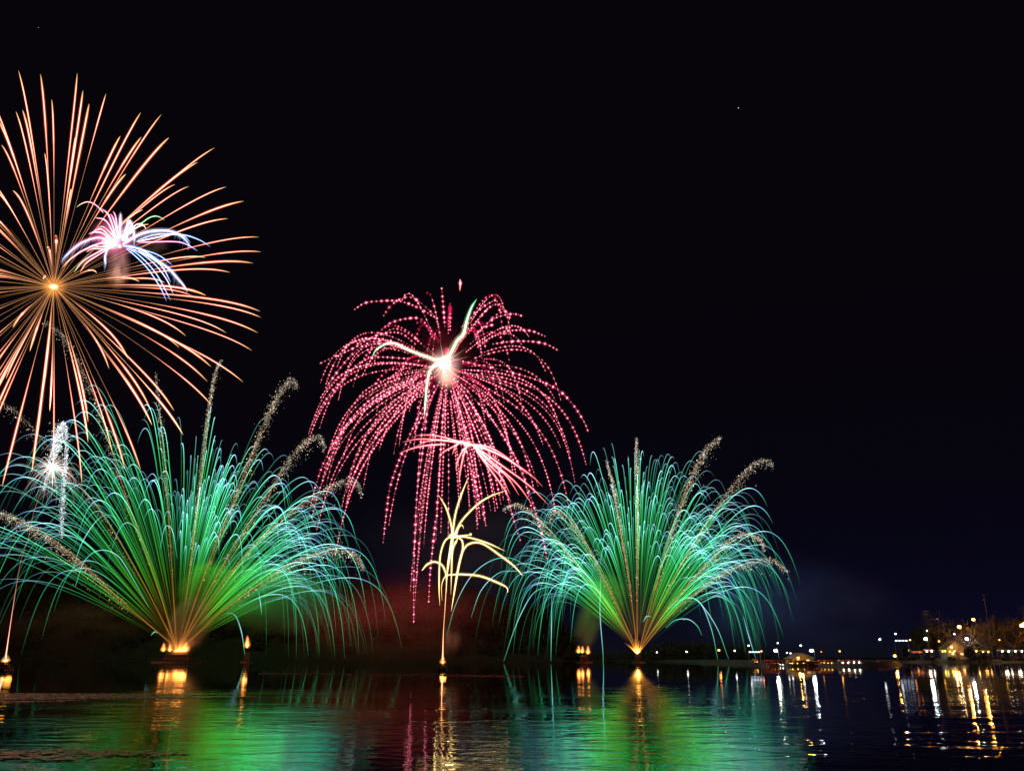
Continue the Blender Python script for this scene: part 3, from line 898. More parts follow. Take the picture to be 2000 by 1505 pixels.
fR, BR, uR = fountain((1246, 1271), DR, 'green fountain fanning out of the small raft near the town lights, the smaller of two', cometsR, 515, 162, 460, angR, 23, straysR)

# --- H: small white spiky burst and its glittering plume
DH = 330.0
UH = np.linalg.norm(W(200, 912, DH) - W(100, 912, DH)) / 100
CH = W(100, 912, DH)
wh = empty('firework_burst', CH, 'tiny white spiky burst of hair-thin rays behind the wide green fountain', 'firework', TRAIL)
for k in range(95):
    el = rng.uniform(-1, 1); a = rng.uniform(0, 2 * math.pi)
    D = np.array([math.cos(a) * math.sqrt(1 - el * el), el, math.sin(a) * math.sqrt(1 - el * el) * 0.8])
    r = rng.uniform(28, 66) * UH
    t = np.linspace(0, 1, 16)
    P = CH + D * r * (1 - np.exp(-2 * t))[:, None] / 0.865 - np.array([0, 0, 34 * UH]) * (t[:, None] ** 2)
    trails_obj('fine_ray', [(P, 0.75 * UH * np.interp(t, [0, 1], [1, 0.35]), ramp(t, [(0, (0.9, 0.8, 0.75)), (0.3, (0.42, 0.35, 0.32)), (1, (0.16, 0.12, 0.12))]))], M_THIN, wh, 6)
glow_ball('flash_core', CH, 6 * UH, (1.6, 1.5, 1.7), wh)
pl = empty('glitter_plume', W(122, 900, DH), 'narrow white plume of crackling sparks beside the tiny spiky burst', 'firework', TRAIL)
P = px_path([(84, 965), (92, 920), (104, 870), (114, 838), (123, 825), (128, 836), (130, 870), (128, 910), (124, 960), (121, 1010), (121, 1050)], DH - 4, 0, 60)
sparks_mesh(P, 2600, 9 * UH, 0.6 * UH, lambda q: np.tile(np.array([[1.2, 1.25, 1.35]]), (len(q), 1)) * np.interp(q, [0, 0.3, 0.75, 1], [0.6, 1.2, 1.1, 0.5])[:, None], pl, 'sparks', sag=0.2, q0=0.02, dens=1.0)
Pm = px_path([(104, 900), (112, 870), (118, 845), (123, 832)], DH - 4, 0, 30)
sparks_mesh(Pm, 1300, 20 * UH, 0.62 * UH, lambda q: np.tile(np.array([[1.5, 1.6, 1.6]]), (len(q), 1)), pl, 'sparks', sag=0.0, q0=0.0, dens=0.8)

# --- I: rising rocket tail at the edge
DI = 232.0
UI = pscale(DI)
rk = empty('rocket_tail', W(11, 1290, DI), 'thin reddish tail of a rocket climbing from the raft at the edge of the picture', 'firework', TRAIL)
P = px_path([(11, 1284), (18, 1235), (27, 1175), (36, 1120), (42, 1090), (55, 1050), (66, 1000), (80, 960), (98, 915)], DI, 40, 60)
t = np.linspace(0, 1, 60)
trails_obj('spark_trail', [(P, np.interp(t, [0, 0.1, 0.4, 1], [2.6, 1.8, 1.0, 0.9]) * UI, ramp(t, [(0, (1.5, 0.5, 0.25)), (0.15, (0.9, 0.2, 0.1)), (0.4, (0.25, 0.06, 0.02)), (0.6, (0.16, 0.05, 0.02)), (1, (0.3, 0.1, 0.06))]))], M_HOT, rk)

# ------------------------------------------------------------------ rafts and launch fires
def raft(px, py, d, wpx, label, tubes=6, rail=False):
    u = pscale(d)
    c = W(px, py, d)
    x, w = c[0], wpx * u
    root = empty('launch_raft', (x, d, 0), label, 'raft', 'firework rafts moored on the lake')
    m = MB()
    for k in range(4): m.tube([(x - w / 2, d - 1.8 + 1.2 * k, 0.12), (x + w / 2, d - 1.8 + 1.2 * k, 0.12)], 0.42, 10)
    m.build('pontoon', M_STEEL, root, True)
    m = MB()
    nb = max(8, int(w / 0.6))
    for k in range(nb): m.box((x - w / 2 + (k + 0.5) * w / nb, d, 0.66), (w / nb * 0.92, 4.8, 0.14))
    m.build('deck', M_TIMBER, root)
    top = max(c[2], 1.2)
    m = MB(); m.box((x, d + 0.2, (0.74 + top * 0.75) / 2), (w * 0.5, 1.6, max(0.2, top * 0.75 - 0.74)))
    m.box((x, d + 0.2, top * 0.75 + 0.06), (w * 0.54, 1.9, 0.12))
    m.build('firing_bench', M_TIMBER, root)
    for k in range(tubes):
        mx = x + (k - (tubes - 1) / 2) * w * 0.5 / tubes
        m = MB(); m.tube([(mx, d + 0.2, top * 0.75 + 0.1), (mx, d + 0.2, top * 0.75 + 0.9)], 0.14, 8)
        m.build('mortar', M_STEEL, root, True)
    if rail:
        m = MB()
        n = int(w / 1.6)
        for k in range(n + 1): m.tube([(x - w / 2 + k * w / n, d - 2.2, 0.73), (x - w / 2 + k * w / n, d - 2.2, 1.9)], 0.05, 6)
        m.tube([(x - w / 2, d - 2.2, 1.9), (x + w / 2, d - 2.2, 1.9)], 0.05, 6)
        m.build('rail', M_STEEL, root)
    return root


def flame(px, py0, py1, wpx, d, label, color=(1.7, 0.45, 0.03), power=600):
    """teardrop of fire from row py0 (foot) up to py1 (tip)"""
    u = pscale(d)
    a, b = W(px, py0, d), W(px + rng.uniform(-1.5, 1.5), py0 + (py1 - py0) * 0.8, d)
    t = np.linspace(0, 1, 18)
    P = a + (b - a) * t[:, None]
    P[:, 0] += np.sin(t * 5 + px) * 0.6 * u * t
    R = wpx * 1.25 * u * np.interp(t, [0, 0.12, 0.3, 0.6, 0.85, 1], [0.5, 0.95, 1.0, 0.65, 0.4, 0.08]) * 1.25
    C = ramp(t, [(0, color), (0.4, color), (0.75, tuple(c * k for c, k in zip(color, (0.5, 0.35, 0.2)))), (1, (0.1, 0.02, 0.0))])
    root = empty('launch_fire', a, label, 'fire', 'launch fires on the rafts')
    trails_obj('flame_body', [(P, R, C)], M_FLAME, root, 16)
    P2 = a + (b - a) * t[:, None] * 0.5
    trails_obj('flame_heart', [(P2, R * 0.4, C * 1.2)], M_FLAME, root, 12)
    add_point_light(a + np.array([0, 2.5, (b - a)[2] * 0.3]), (1.0, 0.36, 0.05), power * 0.07, 0.9)
    return root


DM = 236.0
raft(346, 1274, DL, 96, 'long dark raft under the wide green fountain, with a rail', 8, True)
raft(484, 1268, DL + 4, 20, 'small dark raft holding one lone fire, right of the long raft', 2)
raft(865, 1297, DM, 16, 'small dark raft in mid lake under the golden burst', 2)
raft(1141, 1277, DR, 34, 'dark raft with three fires between the two halves of the lake', 4)
raft(1246, 1277, DR, 24, 'dark raft at the foot of the smaller green fountain', 4)
raft(12, 1294, DI, 18, 'dark raft cut by the picture edge under the rocket tail', 2)
flame(319, 1272, 1248, 4.5, DL, 'narrow fire at the outer end of the long raft', power=2500)
flame(332, 1272, 1250, 4.0, DL, 'narrow fire second along the long raft', power=1500)
for i, (x, y, w) in enumerate(((344, 1258, 4.5), (350, 1252, 5), (356, 1250, 5.5), (362, 1243, 6))):
    flame(x, 1273, y, w, DL + 1 + i * 0.5, ['low fire starting the bright cluster on the long raft', 'second fire in the bright cluster on the long raft', 'third fire in the bright cluster on the long raft',
                                            'tallest and brightest fire, ending the cluster on the long raft'][i], power=4000)
flame(482.5, 1265, 1232, 4.8, DL + 4, 'lone fire on the small raft beside the long raft', power=1500)
flame(864.5, 1296, 1276, 4.8, DM, 'single small fire under the golden burst in mid lake', power=1500)
flame(1130, 1275, 1254, 4.2, DR, 'outermost of the three fires on the dark raft', power=1500)
flame(1137, 1275, 1255, 3.6, DR, 'middle of the three fires on the dark raft', power=1200)
flame(1148.5, 1277, 1254, 4.0, DR, 'last of the three fires, standing apart on the dark raft', power=1500)
flame(11, 1293, 1272, 6.0, DI, 'fire at the foot of the rocket tail by the picture edge', (1.9, 0.75, 0.2), power=1500)
ff = empty('launch_fire', W(1245, 1276, DR), 'low fan of orange fire at the foot of the smaller green fountain', 'fire', 'launch fires on the rafts')
for k in range(22):
    a = math.radians(rng.uniform(38, 142)); L = rng.uniform(16, 34) * uR
    C0 = W(1244.5, 1275, DR); t = np.linspace(0, 1, 10)
    P = C0 + np.array([math.cos(a), rng.normal() * 0.2, math.sin(a)]) * L * t[:, None]
    trails_obj('flame_jet', [(P, 1.6 * uR * np.interp(t, [0, 0.3, 1], [1.1, 1.0, 0.2]), ramp(t, [(0, (1.8, 0.9, 0.15)), (0.5, (0.7, 0.28, 0.02)), (1, (0.12, 0.04, 0))]))], M_THIN, ff, 8)
glow_ball('flame_heart', W(1245, 1272, DR), 7 * uR, (1.8, 0.95, 0.2), ff, squash=(1.1, 1, 0.6))
add_point_light(W(1245, 1268, DR), (1.0, 0.36, 0.05), 180, 0.9)

# ------------------------------------------------------------------ light of the bursts, plus added fill lights in the green fans
add_point_light(CA, (1.0, 0.45, 0.18), 150000, 2.0)
add_point_light(CB, (1.0, 0.45, 0.62), 22000, 1.2)
add_point_light(CC, (1.0, 0.06, 0.10), 230000, 2.5)
add_point_light(W(430, 960, DL), (0.08, 1.0, 0.12), 50000, 4.0)  # unseen green light added inside the wide fan
for gx, gy, gr, gp, gc in ((470, 1105, 17, 3200, (0.10, 1.0, 0.04)), (535, 1128, 13, 3000, (0.03, 1.0, 0.05)), (585, 1100, 19, 4200, (0.02, 1.0, 0.12)), (640, 1118, 11, 1500, (0.02, 0.8, 0.5)), (505, 1075, 22, 4500, (0.05, 1.0, 0.05))):  # added bodiless lights that green the smoke and the water's reflection
    add_point_light(W(gx, gy, DL + 4), gc, gp * 0.5, gr)
for gx, gy, gr, gp, gc in ((1120, 1105, 15, 2000, (0.03, 1.0, 0.2)), (1170, 1128, 12, 2400, (0.06, 1.0, 0.05)), (1210, 1095, 16, 2600, (0.05, 1.0, 0.05)), (1320, 1100, 16, 2600, (0.05, 1.0, 0.05)), (1370, 1125, 12, 2400, (0.03, 1.0, 0.06)),
                           (1425, 1112, 14, 2000, (0.02, 1.0, 0.2)), (1475, 1095, 15, 1500, (0.02, 0.8, 0.6))):  # same for the small fan: added lights with no visible body
    add_point_light(W(gx, gy, DR), gc, gp * 0.5, gr)
add_point_light(W(1440, 990, DR), (0.15, 0.4, 1.0), 45000, 3.0)  # added blue light without a visible source, to colour the smoke
add_point_light(W(1230, 970, DR), (0.10, 1.0, 0.15), 35000, 4.0)  # unseen green light added inside the small fan
add_point_light(CD, (1.0, 0.06, 0.06), 60000, 1.0)
add_point_light(CE, (1.0, 0.7, 0.2), 9000, 1.0)


# ------------------------------------------------------------------ smoke
def smoke(px, py, d, rx, ry, depth, dens, label, lean=0.0, seed=0.0, color=(0.8, 0.8, 0.8), nscale=1.6):
    u = pscale(d) * 1.02
    c = W(px, py, d)
    m, n, l = new_mat('smoke')
    out = n.new('ShaderNodeOutputMaterial')
    v = n.new('ShaderNodeVolumePrincipled')
    v.inputs['Color'].default_value = (*color, 1); v.inputs['Anisotropy'].default_value = 0.1
    tc = n.new('ShaderNodeTexCoord')
    ln = n.new('ShaderNodeVectorMath'); ln.operation = 'LENGTH'
    nz = n.new('ShaderNodeTexNoise'); nz.inputs['Scale'].default_value = nscale; nz.inputs['Detail'].default_value = 4; nz.noise_dimensions = '4D'; nz.inputs['W'].default_value = seed
    l.new(tc.outputs['Object'], nz.inputs['Vector']); l.new(tc.outputs['Object'], ln.inputs[0])
    mr = n.new('ShaderNodeMapRange'); mr.interpolation_type = 'SMOOTHSTEP'
    mr.inputs['From Min'].default_value = 1.0; mr.inputs['From Max'].default_value = 0.0; mr.inputs['To Max'].default_value = 1.0
    l.new(ln.outputs['Value'], mr.inputs['Value'])
    m2 = n.new('ShaderNodeMapRange'); m2.inputs['From Min'].default_value = 0.38; m2.inputs['From Max'].default_value = 0.68
    m2.inputs['To Min'].default_value = 0.05; m2.inputs['To Max'].default_value = 1.0
    l.new(nz.outputs['Fac'], m2.inputs['Value'])
    sqr = n.new('ShaderNodeMath'); sqr.operation = 'POWER'; l.new(mr.outputs[0], sqr.inputs[0]); sqr.inputs[1].default_value = 1.7
    mu = n.new('ShaderNodeMath'); mu.operation = 'MULTIPLY'; l.new(sqr.outputs[0], mu.inputs[0]); l.new(m2.outputs[0], mu.inputs[1])
    mu2 = n.new('ShaderNodeMath'); mu2.operation = 'MULTIPLY'; l.new(mu.outputs[0], mu2.inputs[0]); mu2.inputs[1].default_value = dens * 3.2
    l.new(mu2.outputs[0], v.inputs['Density'])
    l.new(v.outputs[0], out.inputs['Volume'])
    b = MB(); b.ball((0, 0, 0), 1.0, 20, 12)
    o = mesh_obj('smoke_cloud', np.concatenate(b.V), b.F, m)
    o.location = Vector(c); o.scale = (rx * u, depth, ry * u); o.rotation_euler = (0, lean, 0)
    return tag(o, label, 'smoke', kind='stuff')


smoke(372, 1215, DL + 6, 50, 85, 12, 1.0, 'amber smoke rising off the fires of the long raft', 0.35, 1.0)
smoke(415, 1150, DL + 12, 85, 70, 18, 0.55, 'green tinted smoke drifting over the long raft', 0.2, 2.0, (0.45, 0.95, 0.3))  # part of the green light is put into the smoke colour
smoke(525, 1168, DL + 16, 165, 85, 22, 0.50, 'broad green smoke bank beside the wide fountain', 0.1, 3.0, (0.35, 0.95, 0.4))  # smoke colour itself carries the green light here too
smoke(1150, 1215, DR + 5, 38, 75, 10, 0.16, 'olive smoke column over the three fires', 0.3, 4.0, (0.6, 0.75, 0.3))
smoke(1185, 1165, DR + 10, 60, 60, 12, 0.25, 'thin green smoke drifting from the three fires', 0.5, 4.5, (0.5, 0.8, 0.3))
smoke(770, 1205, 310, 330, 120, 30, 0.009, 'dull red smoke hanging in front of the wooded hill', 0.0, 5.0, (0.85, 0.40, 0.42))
smoke(880, 1250, DM + 6, 30, 45, 6, 0.06, 'faint rusty smoke by the fire in mid lake', 0.1, 6.0)
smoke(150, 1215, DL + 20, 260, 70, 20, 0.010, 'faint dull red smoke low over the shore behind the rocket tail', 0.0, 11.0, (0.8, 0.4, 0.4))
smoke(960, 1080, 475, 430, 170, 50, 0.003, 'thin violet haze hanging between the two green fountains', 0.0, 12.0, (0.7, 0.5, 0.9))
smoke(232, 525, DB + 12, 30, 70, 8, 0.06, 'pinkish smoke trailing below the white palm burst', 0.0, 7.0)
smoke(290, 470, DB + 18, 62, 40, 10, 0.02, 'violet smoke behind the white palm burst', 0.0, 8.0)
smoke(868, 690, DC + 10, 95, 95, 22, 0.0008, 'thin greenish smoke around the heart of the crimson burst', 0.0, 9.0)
smoke(1530, 1190, 490, 290, 140, 50, 0.016, 'bluish smoke drifting over the town lights', 0.0, 10.0, (0.3, 0.4, 0.95))  # blue glow of the air put into the smoke colour

# ------------------------------------------------------------------ lamps, stalls, house, trees on the two banks
M_POLE = surf_mat('dark_painted_steel', (0.02, 0.02, 0.02), (0.04, 0.04, 0.04), 3.0, 0.6)
lamp_mats = {}


def lamp(px, py, d, ground, color, rpx, strength, label, light=0, arm=True):
    strength *= 0.42
    u = pscale(d)
    h = W(px, py, d)
    root = empty('street_lamp', (h[0], d, ground), label, 'street lamp', 'lamps along the shore')
    side = 0.9 if arm else 0.0
    m = MB()
    m.tube([(h[0] + side, d, ground), (h[0] + side, d, h[2] + 0.25)], 0.07, 8)
    if arm: m.tube([(h[0] + side, d, h[2] + 0.25), (h[0], d, h[2] + 0.32)], 0.045, 6)
    m.build('pole', M_POLE, root)
    key = (color, strength)
    if key not in lamp_mats: lamp_mats[key] = emit_mat('lamp_glass', color, strength, 'FRONT')
    m = MB(); m.ball(h, rpx * u, 14, 8, (1, 1, 0.85))
    m.build('lamp_globe', lamp_mats[key], root, True)
    m = MB(); m.box((h[0], d, h[2] + rpx * u * 0.9 + 0.06), (rpx * u * 2.2, rpx * u * 2.2, 0.08)); m.build('lamp_hood', M_POLE, root)
    if light: add_point_light((h[0], d - rpx * u - 0.3, h[2] - 0.2), color, light, 0.2, 'street_light')
    return root


WW, OO, BB = (0.95, 1.0, 1.0), (1.0, 0.42, 0.06), (0.55, 0.7, 1.0)
FG, NG = 1.1, 1.3
for a in [(1462, 1260, 340, FG, WW, 1.6, 18, 'small white lamp standing before the dark trees of the far bank'),
          (1515, 1270, 312, FG, (1.0, 0.97, 0.8), 3.4, 60, 'dazzling warm white lamp over the red awning on the far bank', 900),
          (1519, 1255, 350, FG, WW, 1.5, 14, 'tiny high lamp just above the warm white dazzling one'),
          (1564, 1260, 350, FG, WW, 1.8, 18, 'small high white lamp over the gabled house'),
          (1585, 1270, 312, FG, (0.85, 0.95, 1.0), 3.4, 60, 'dazzling cold white lamp beside the gabled house', 900),
          (1487, 1271, 318, FG, (1.0, 0.3, 0.1), 1.7, 14, 'reddish lamp at the end of the lit rail'),
          (1537, 1274, 318, FG, WW, 1.5, 12, 'first of a close pair of small lamps left of the house'),
          (1544, 1275, 318, FG, WW, 1.5, 12, 'second of a close pair of small lamps left of the house'),
          (1559, 1284, 306, FG, OO, 2.2, 30, 'orange lamp glowing low in front of the gabled house', 500),
          (1404, 1269, 400, FG, (1.0, 0.25, 0.06), 2.4, 20, 'deep orange lamp among the dark far trees', 60),
          (1435, 1270, 380, FG, WW, 1.7, 16, 'white lamp right of the deep orange one in the far trees'),
          (1341, 1272, 430, FG, WW, 1.7, 16, 'lone white lamp on the dark shore right of the small fountain'),
          (1283, 1273, 460, FG, WW, 1.4, 14, 'faint white lamp nearest to the small fountain'),
          (1640, 1271, 330, FG, OO, 1.8, 14, 'small orange lamp on a tall pole past the yellow stalls'),
          (1604, 1272, 330, FG, (1.0, 0.35, 0.1), 1.3, 6, 'dim reddish lamp right of the cold dazzling one'),
          (1718.5, 1248, 380, FG, WW, 1.9, 20, 'isolated white lamp high above the end of the far bank'),
          (1747.5, 1280, 345, FG, OO, 2.6, 40, 'orange lamp at the tip of the far bank', 900),
          (1808, 1247, 462, NG, (0.85, 0.97, 1.0), 3.2, 70, 'brightest cold white lamp, under the round dark tree', 2500),
          (1811, 1231, 480, NG, WW, 1.7, 14, 'small lamp just above the brightest cold white one'),
          (1749, 1237, 480, NG, (0.8, 0.85, 1.0), 1.8, 18, 'small bluish lamp high before the round dark tree'),
          (1873.5, 1223.5, 475, NG, OO, 3.4, 60, 'orange lamp shining through the bare branches', 10000),
          (1901, 1209, 485, NG, OO, 3.0, 50, 'highest orange lamp, above the bare trees', 7000),
          (1888, 1247, 470, NG, WW, 3.0, 60, 'white lamp inside the lit bare tree', 2500),
          (1864, 1237.5, 470, NG, (0.6, 0.65, 1.0), 1.8, 18, 'small violet lamp between the orange and white ones'),
          (1858.5, 1263, 462, NG, (1.0, 0.5, 0.2), 2.0, 24, 'small orange lamp on the gable of the park house', 900),
          (1952, 1249, 475, NG, OO, 1.6, 14, 'small amber lamp low among the farthest bare trees'),
          (1834, 1251.5, 470, NG, OO, 1.7, 14, 'small amber lamp before the taller dark evergreen'),
          (1777.5, 1249, 470, NG, (1.0, 0.35, 0.15), 1.7, 14, 'reddish lamp at the end of the blue lit rail'),
          (1996, 1221, 475, NG, OO, 3.8, 70, 'large orange lamp at the picture edge, lower of two', 8000),
          (2000, 1217, 480, NG, OO, 2.4, 50, 'orange lamp at the picture edge, upper of two')]:
    lamp(*a)


def rail_light(x0, x1, py, d, ground, color, label):
    u = pscale(d)
    a, b = W(x0, py, d), W(x1, py, d)
    root = empty('lit_rail', ((a[0] + b[0]) / 2, d, ground), label, 'light rail')
    m = MB()
    m.box(((a[0] + b[0]) / 2, d, a[2] + 0.25), (b[0] - a[0], 0.3, 0.12)); m.build('beam', M_STEEL, root)
    for x in (a[0], b[0]):
        m = MB(); m.tube([(x, d, ground), (x, d, a[2] + 0.3)], 0.06, 6); m.build('post', M_STEEL, root)
    mt = emit_mat('tube_light', color, 2.5, 'NONE')
    n = 4
    for k in range(n):
        m = MB(); xx = a[0] + (k + 0.5) * (b[0] - a[0]) / n
        m.tube([(xx - 2.2 * u, d - 0.2, a[2]), (xx + 2.2 * u, d - 0.2, a[2] + 0.02)], 1.1 * u, 8); m.build('light_tube', mt, root)
    return root


rail_light(1462, 1484, 1272.5, 318, FG, (0.75, 0.8, 1.0), 'row of cold tube lights on the far bank before the dark trees')
rail_light(1747, 1773, 1250.5, 470, NG, (0.7, 0.75, 1.0), 'row of blue-white tube lights left of the round dark tree')


def stall(x0, x1, py, d, ground, canvas, lit, label, light=0, lcol=(1.0, 0.6, 0.2)):
    """market stall whose awning spans pixels x0..x1 at row py"""
    u = pscale(d)
    a, b = W(x0, py, d), W(x1, py, d)
    x, w, top = (a[0] + b[0]) / 2, b[0] - a[0], a[2]
    root = empty('market_stall', (x, d, ground), label, 'market stall', 'lit stalls along the shore')
    m = MB(); dp = 2.6
    V = [(x - w / 2, d - dp / 2, top - 0.35), (x + w / 2, d - dp / 2, top - 0.35), (x + w / 2, d, top + 0.35), (x - w / 2, d, top + 0.35), (x + w / 2, d + dp / 2, top - 0.1), (x - w / 2, d + dp / 2, top - 0.1)]
    V2 = [(p[0], p[1], p[2] - 0.05) for p in V]
    m.add(V + V2, [(0, 1, 2, 3), (3, 2, 4, 5), (7, 6, 9, 8), (8, 9, 11, 10), (0, 6, 7, 1), (5, 4, 10, 11), (0, 3, 9, 6), (3, 5, 11, 9), (1, 7, 8, 2), (2, 8, 10, 4)])
    n = max(4, int(w / 0.35))
    for k in range(n):     # scalloped valance
        xa = x - w / 2 + k * w / n; xb = xa + w / n
        m.add([(xa, d - dp / 2 - 0.02, top - 0.35), (xb, d - dp / 2 - 0.02, top - 0.35), (xb, d - dp / 2 - 0.02, top - 0.6), ((xa + xb) / 2, d - dp / 2 - 0.02, top - 0.68), (xa, d - dp / 2 - 0.02, top - 0.6)], [(0, 1, 2, 3, 4)])
    m.build('awning', canvas, root)
    for sx in (-1, 1):
        for sy in (-1, 1):
            m = MB(); m.tube([(x + sx * w / 2 * 0.97, d + sy * dp / 2 * 0.95, ground - 0.3), (x + sx * w / 2 * 0.97, d + sy * dp / 2 * 0.95, top - 0.2)], 0.045, 6)
            m.build('post', M_STEEL, root)
    m = MB(); m.box((x, d - dp / 2 + 0.5, (ground + 0.85) / 2 + 0.1), (w * 0.9, 0.7, 0.85)); m.box((x, d - dp / 2 + 0.5, ground + 0.72), (w * 0.93, 0.8, 0.06))
    m.build('counter', M_TIMBER, root)
    if lit:
        key = (lit[0], lit[1])
        if key not in lamp_mats: lamp_mats[key] = emit_mat('stall_bulb', lit[0], lit[1], 'FRONT')
        nb = max(2, int(w / 2.4))
        for k in range(nb):
            m = MB(); m.ball((x - w / 2 + (k + 0.5) * w / nb, d - dp / 2 + 0.2, top - 0.5 - 0.1 * rng.uniform()), lit[2] * u, 8, 5); m.build('bulb', lamp_mats[key], root, True)
    if light: add_point_light((x, d - 0.2, top - 0.7), lcol, light * 0.22, 0.3, 'stall_light')
    return root


AM, YY, CW = (1.0, 0.5, 0.1), (1.0, 0.72, 0.1), (0.95, 1.0, 0.95)
for a in [(1470, 1479, 1288, 306, FG, M_TARP_W, (AM, 18, 1.0), 'tiny amber stall at the start of the far row', 90),
          (1491, 1507, 1291, 308, 1.0, M_TARP_R, (AM, 3, 0.8), 'dim reddish stall before the bright far ones', 60, (1, .35, .1)),
          (1509, 1520, 1290.5, 305, FG, M_TARP_R, (AM, 10, 0.9), 'far stall with a glowing red awning', 160, (1, .4, .15)),
          (1519, 1529, 1293, 304, FG, M_TARP_W, (CW, 22, 1.1), 'small cold white stall beside the red awning', 160, CW),
          (1538, 1547, 1290.5, 306, FG, M_TARP_Y, (YY, 12, 1.2), 'short yellow stall at the foot of the gabled house', 220, YY),
          (1549, 1573, 1290.5, 304, FG, M_TARP_Y, (YY, 14, 1.2), 'wide yellow stall right before the gabled house', 380, YY),
          (1574, 1596, 1292, 305, FG, M_TARP_R, (AM, 5, 0.9), 'dull orange stall between the house and the yellow row', 160, (1, .4, .1)),
          (1598, 1610, 1289.5, 305, FG, M_TARP_Y, (AM, 12, 1.2), 'amber stall after the dull orange one', 220, AM),
          (1611, 1625, 1290, 304, FG, M_TARP_Y, (AM, 14, 1.2), 'amber stall ending the yellow row', 220, AM),
          (1638, 1659, 1289.5, 303, FG, M_TARP_W, ((1, .95, .6), 26, 1.6), 'bright white stall with a yellow tint, first of two', 420, (1, .85, .5)),
          (1660, 1680, 1289.5, 303, FG, M_TARP_W, (CW, 26, 1.6), 'bright white stall with a green tint, second of two', 380, CW),
          (1714, 1741, 1291, 340, FG, M_TARP_W, ((1, .6, .3), 30, 1.7), 'isolated glowing stall near the tip of the far bank', 400, (1, .6, .3)),
          (1762, 1775, 1268, 462, NG, M_TARP_W, (AM, 14, 1.1), 'small raised amber stall at the tip of the park', 160),
          (1778, 1799, 1272, 463, NG, M_TARP_R, (AM, 3, 0.9), 'dim amber stall after the tip of the park', 160, (1, .4, .1)),
          (1803, 1822, 1269, 461, NG, M_TARP_R, (CW, 16, 1.4), 'park stall with a red awning and white bulbs', 350, (1, .5, .2)),
          (1836, 1846, 1269, 461, NG, M_TARP_Y, (YY, 12, 1.3), 'narrow yellow park stall before the house', 350, YY),
          (1848, 1866, 1269, 460, NG, M_TARP_Y, (YY, 14, 1.3), 'wide yellow park stall under the gable', 500, YY),
          (1868, 1888, 1272, 462, NG, M_TARP_R, (AM, 3, 0.9), 'dull reddish park stall by the white lamp', 250, (1, .35, .1)),
          (1890, 1909, 1269, 460, NG, M_TARP_Y, (AM, 18, 1.4), 'amber park stall under the bare tree', 400, AM),
          (1912, 1933, 1270, 461, NG, M_TARP_Y, (AM, 16, 1.3), 'amber park stall left of the leaning utility pole', 400, AM),
          (1949, 1973, 1269, 459, NG, M_TARP_W, ((1, .85, .5), 14, 1.6), 'long dazzling white park stall, first of two', 900, (1, .9, .7)),
          (1974, 1999, 1269, 459, NG, M_TARP_W, ((1, .9, .6), 14, 1.6), 'long dazzling white park stall at the picture edge', 900, (1, .9, .75))]:
    stall(*a)


def house(xc, wpx, apex, eave, d, ground, label, light=0):
    u = pscale(d)
    A, E = W(xc, apex, d), W(xc, eave, d)
    x, w, dp = A[0], wpx * u, 8.0
    root = empty('house', (x, d, ground), label, 'house')
    z0, z1, z2 = ground - 0.4, E[2], A[2]
    m = MB()
    hw = w / 2 * 0.86
    m.add([(x - hw, d, z0), (x + hw, d, z0), (x + hw, d, z1), (x, d, z2 - 0.15), (x - hw, d, z1), (x - hw, d + dp, z0), (x + hw, d + dp, z0), (x + hw, d + dp, z1), (x, d + dp, z2 - 0.15), (x - hw, d + dp, z1)],
          [(0, 1, 2, 3, 4), (9, 8, 7, 6, 5), (1, 6, 7, 2), (5, 0, 4, 9)])
    m.build('wall', M_PLASTER, root)
    m = MB()
    for s in (-1, 1):
        sl = (z2 - z1) / hw
        ex = s * w / 2; ez = z2 - sl * w / 2
        m.add([(x, d - 0.7, z2), (x + ex, d - 0.7, ez), (x + ex, d + dp + 0.7, ez), (x, d + dp + 0.7, z2), (x, d - 0.7, z2 + 0.2), (x + ex, d - 0.7, ez + 0.2), (x + ex, d + dp + 0.7, ez + 0.2), (x, d + dp + 0.7, z2 + 0.2)],
              [(0, 1, 2, 3), (7, 6, 5, 4), (0, 4, 5, 1), (2, 6, 7, 3), (1, 5, 6, 2)])
    rf = m.build('roof', M_TILES, root)
    for k, xo in enumerate((-0.42, 0.42)):
        m = MB(); m.box((x + xo * hw * 1.1, d - 0.03, (z0 + z1) / 2 + 0.3), (w * 0.16, 0.06, (z1 - z0) * 0.32)); f = m.build('window', M_TIMBER, root)
        m = MB(); m.box((x + xo * hw * 1.1, d - 0.075, (z0 + z1) / 2 + 0.3), (w * 0.13, 0.03, (z1 - z0) * 0.26)); m.build('pane', M_WINDOW, f)
    m = MB(); m.box((x, d - 0.04, z0 + (z1 - z0) * 0.36), (w * 0.11, 0.08, (z1 - z0) * 0.62)); m.build('door', M_TIMBER, root)
    if light: add_point_light((x - w * 0.2, d - 3.5, z1 + 0.4), (1.0, 0.5, 0.12), light, 0.3, 'house_fill_light')  # point light without a fixture, added to light the house front
    return root


house(1567, 50, 1275, 1285, 312, FG, 'small gabled house behind the yellow stalls of the far bank', 250)
house(1866, 46, 1251, 1264, 470, NG, 'gabled park house lit orange among the bare trees', 900)


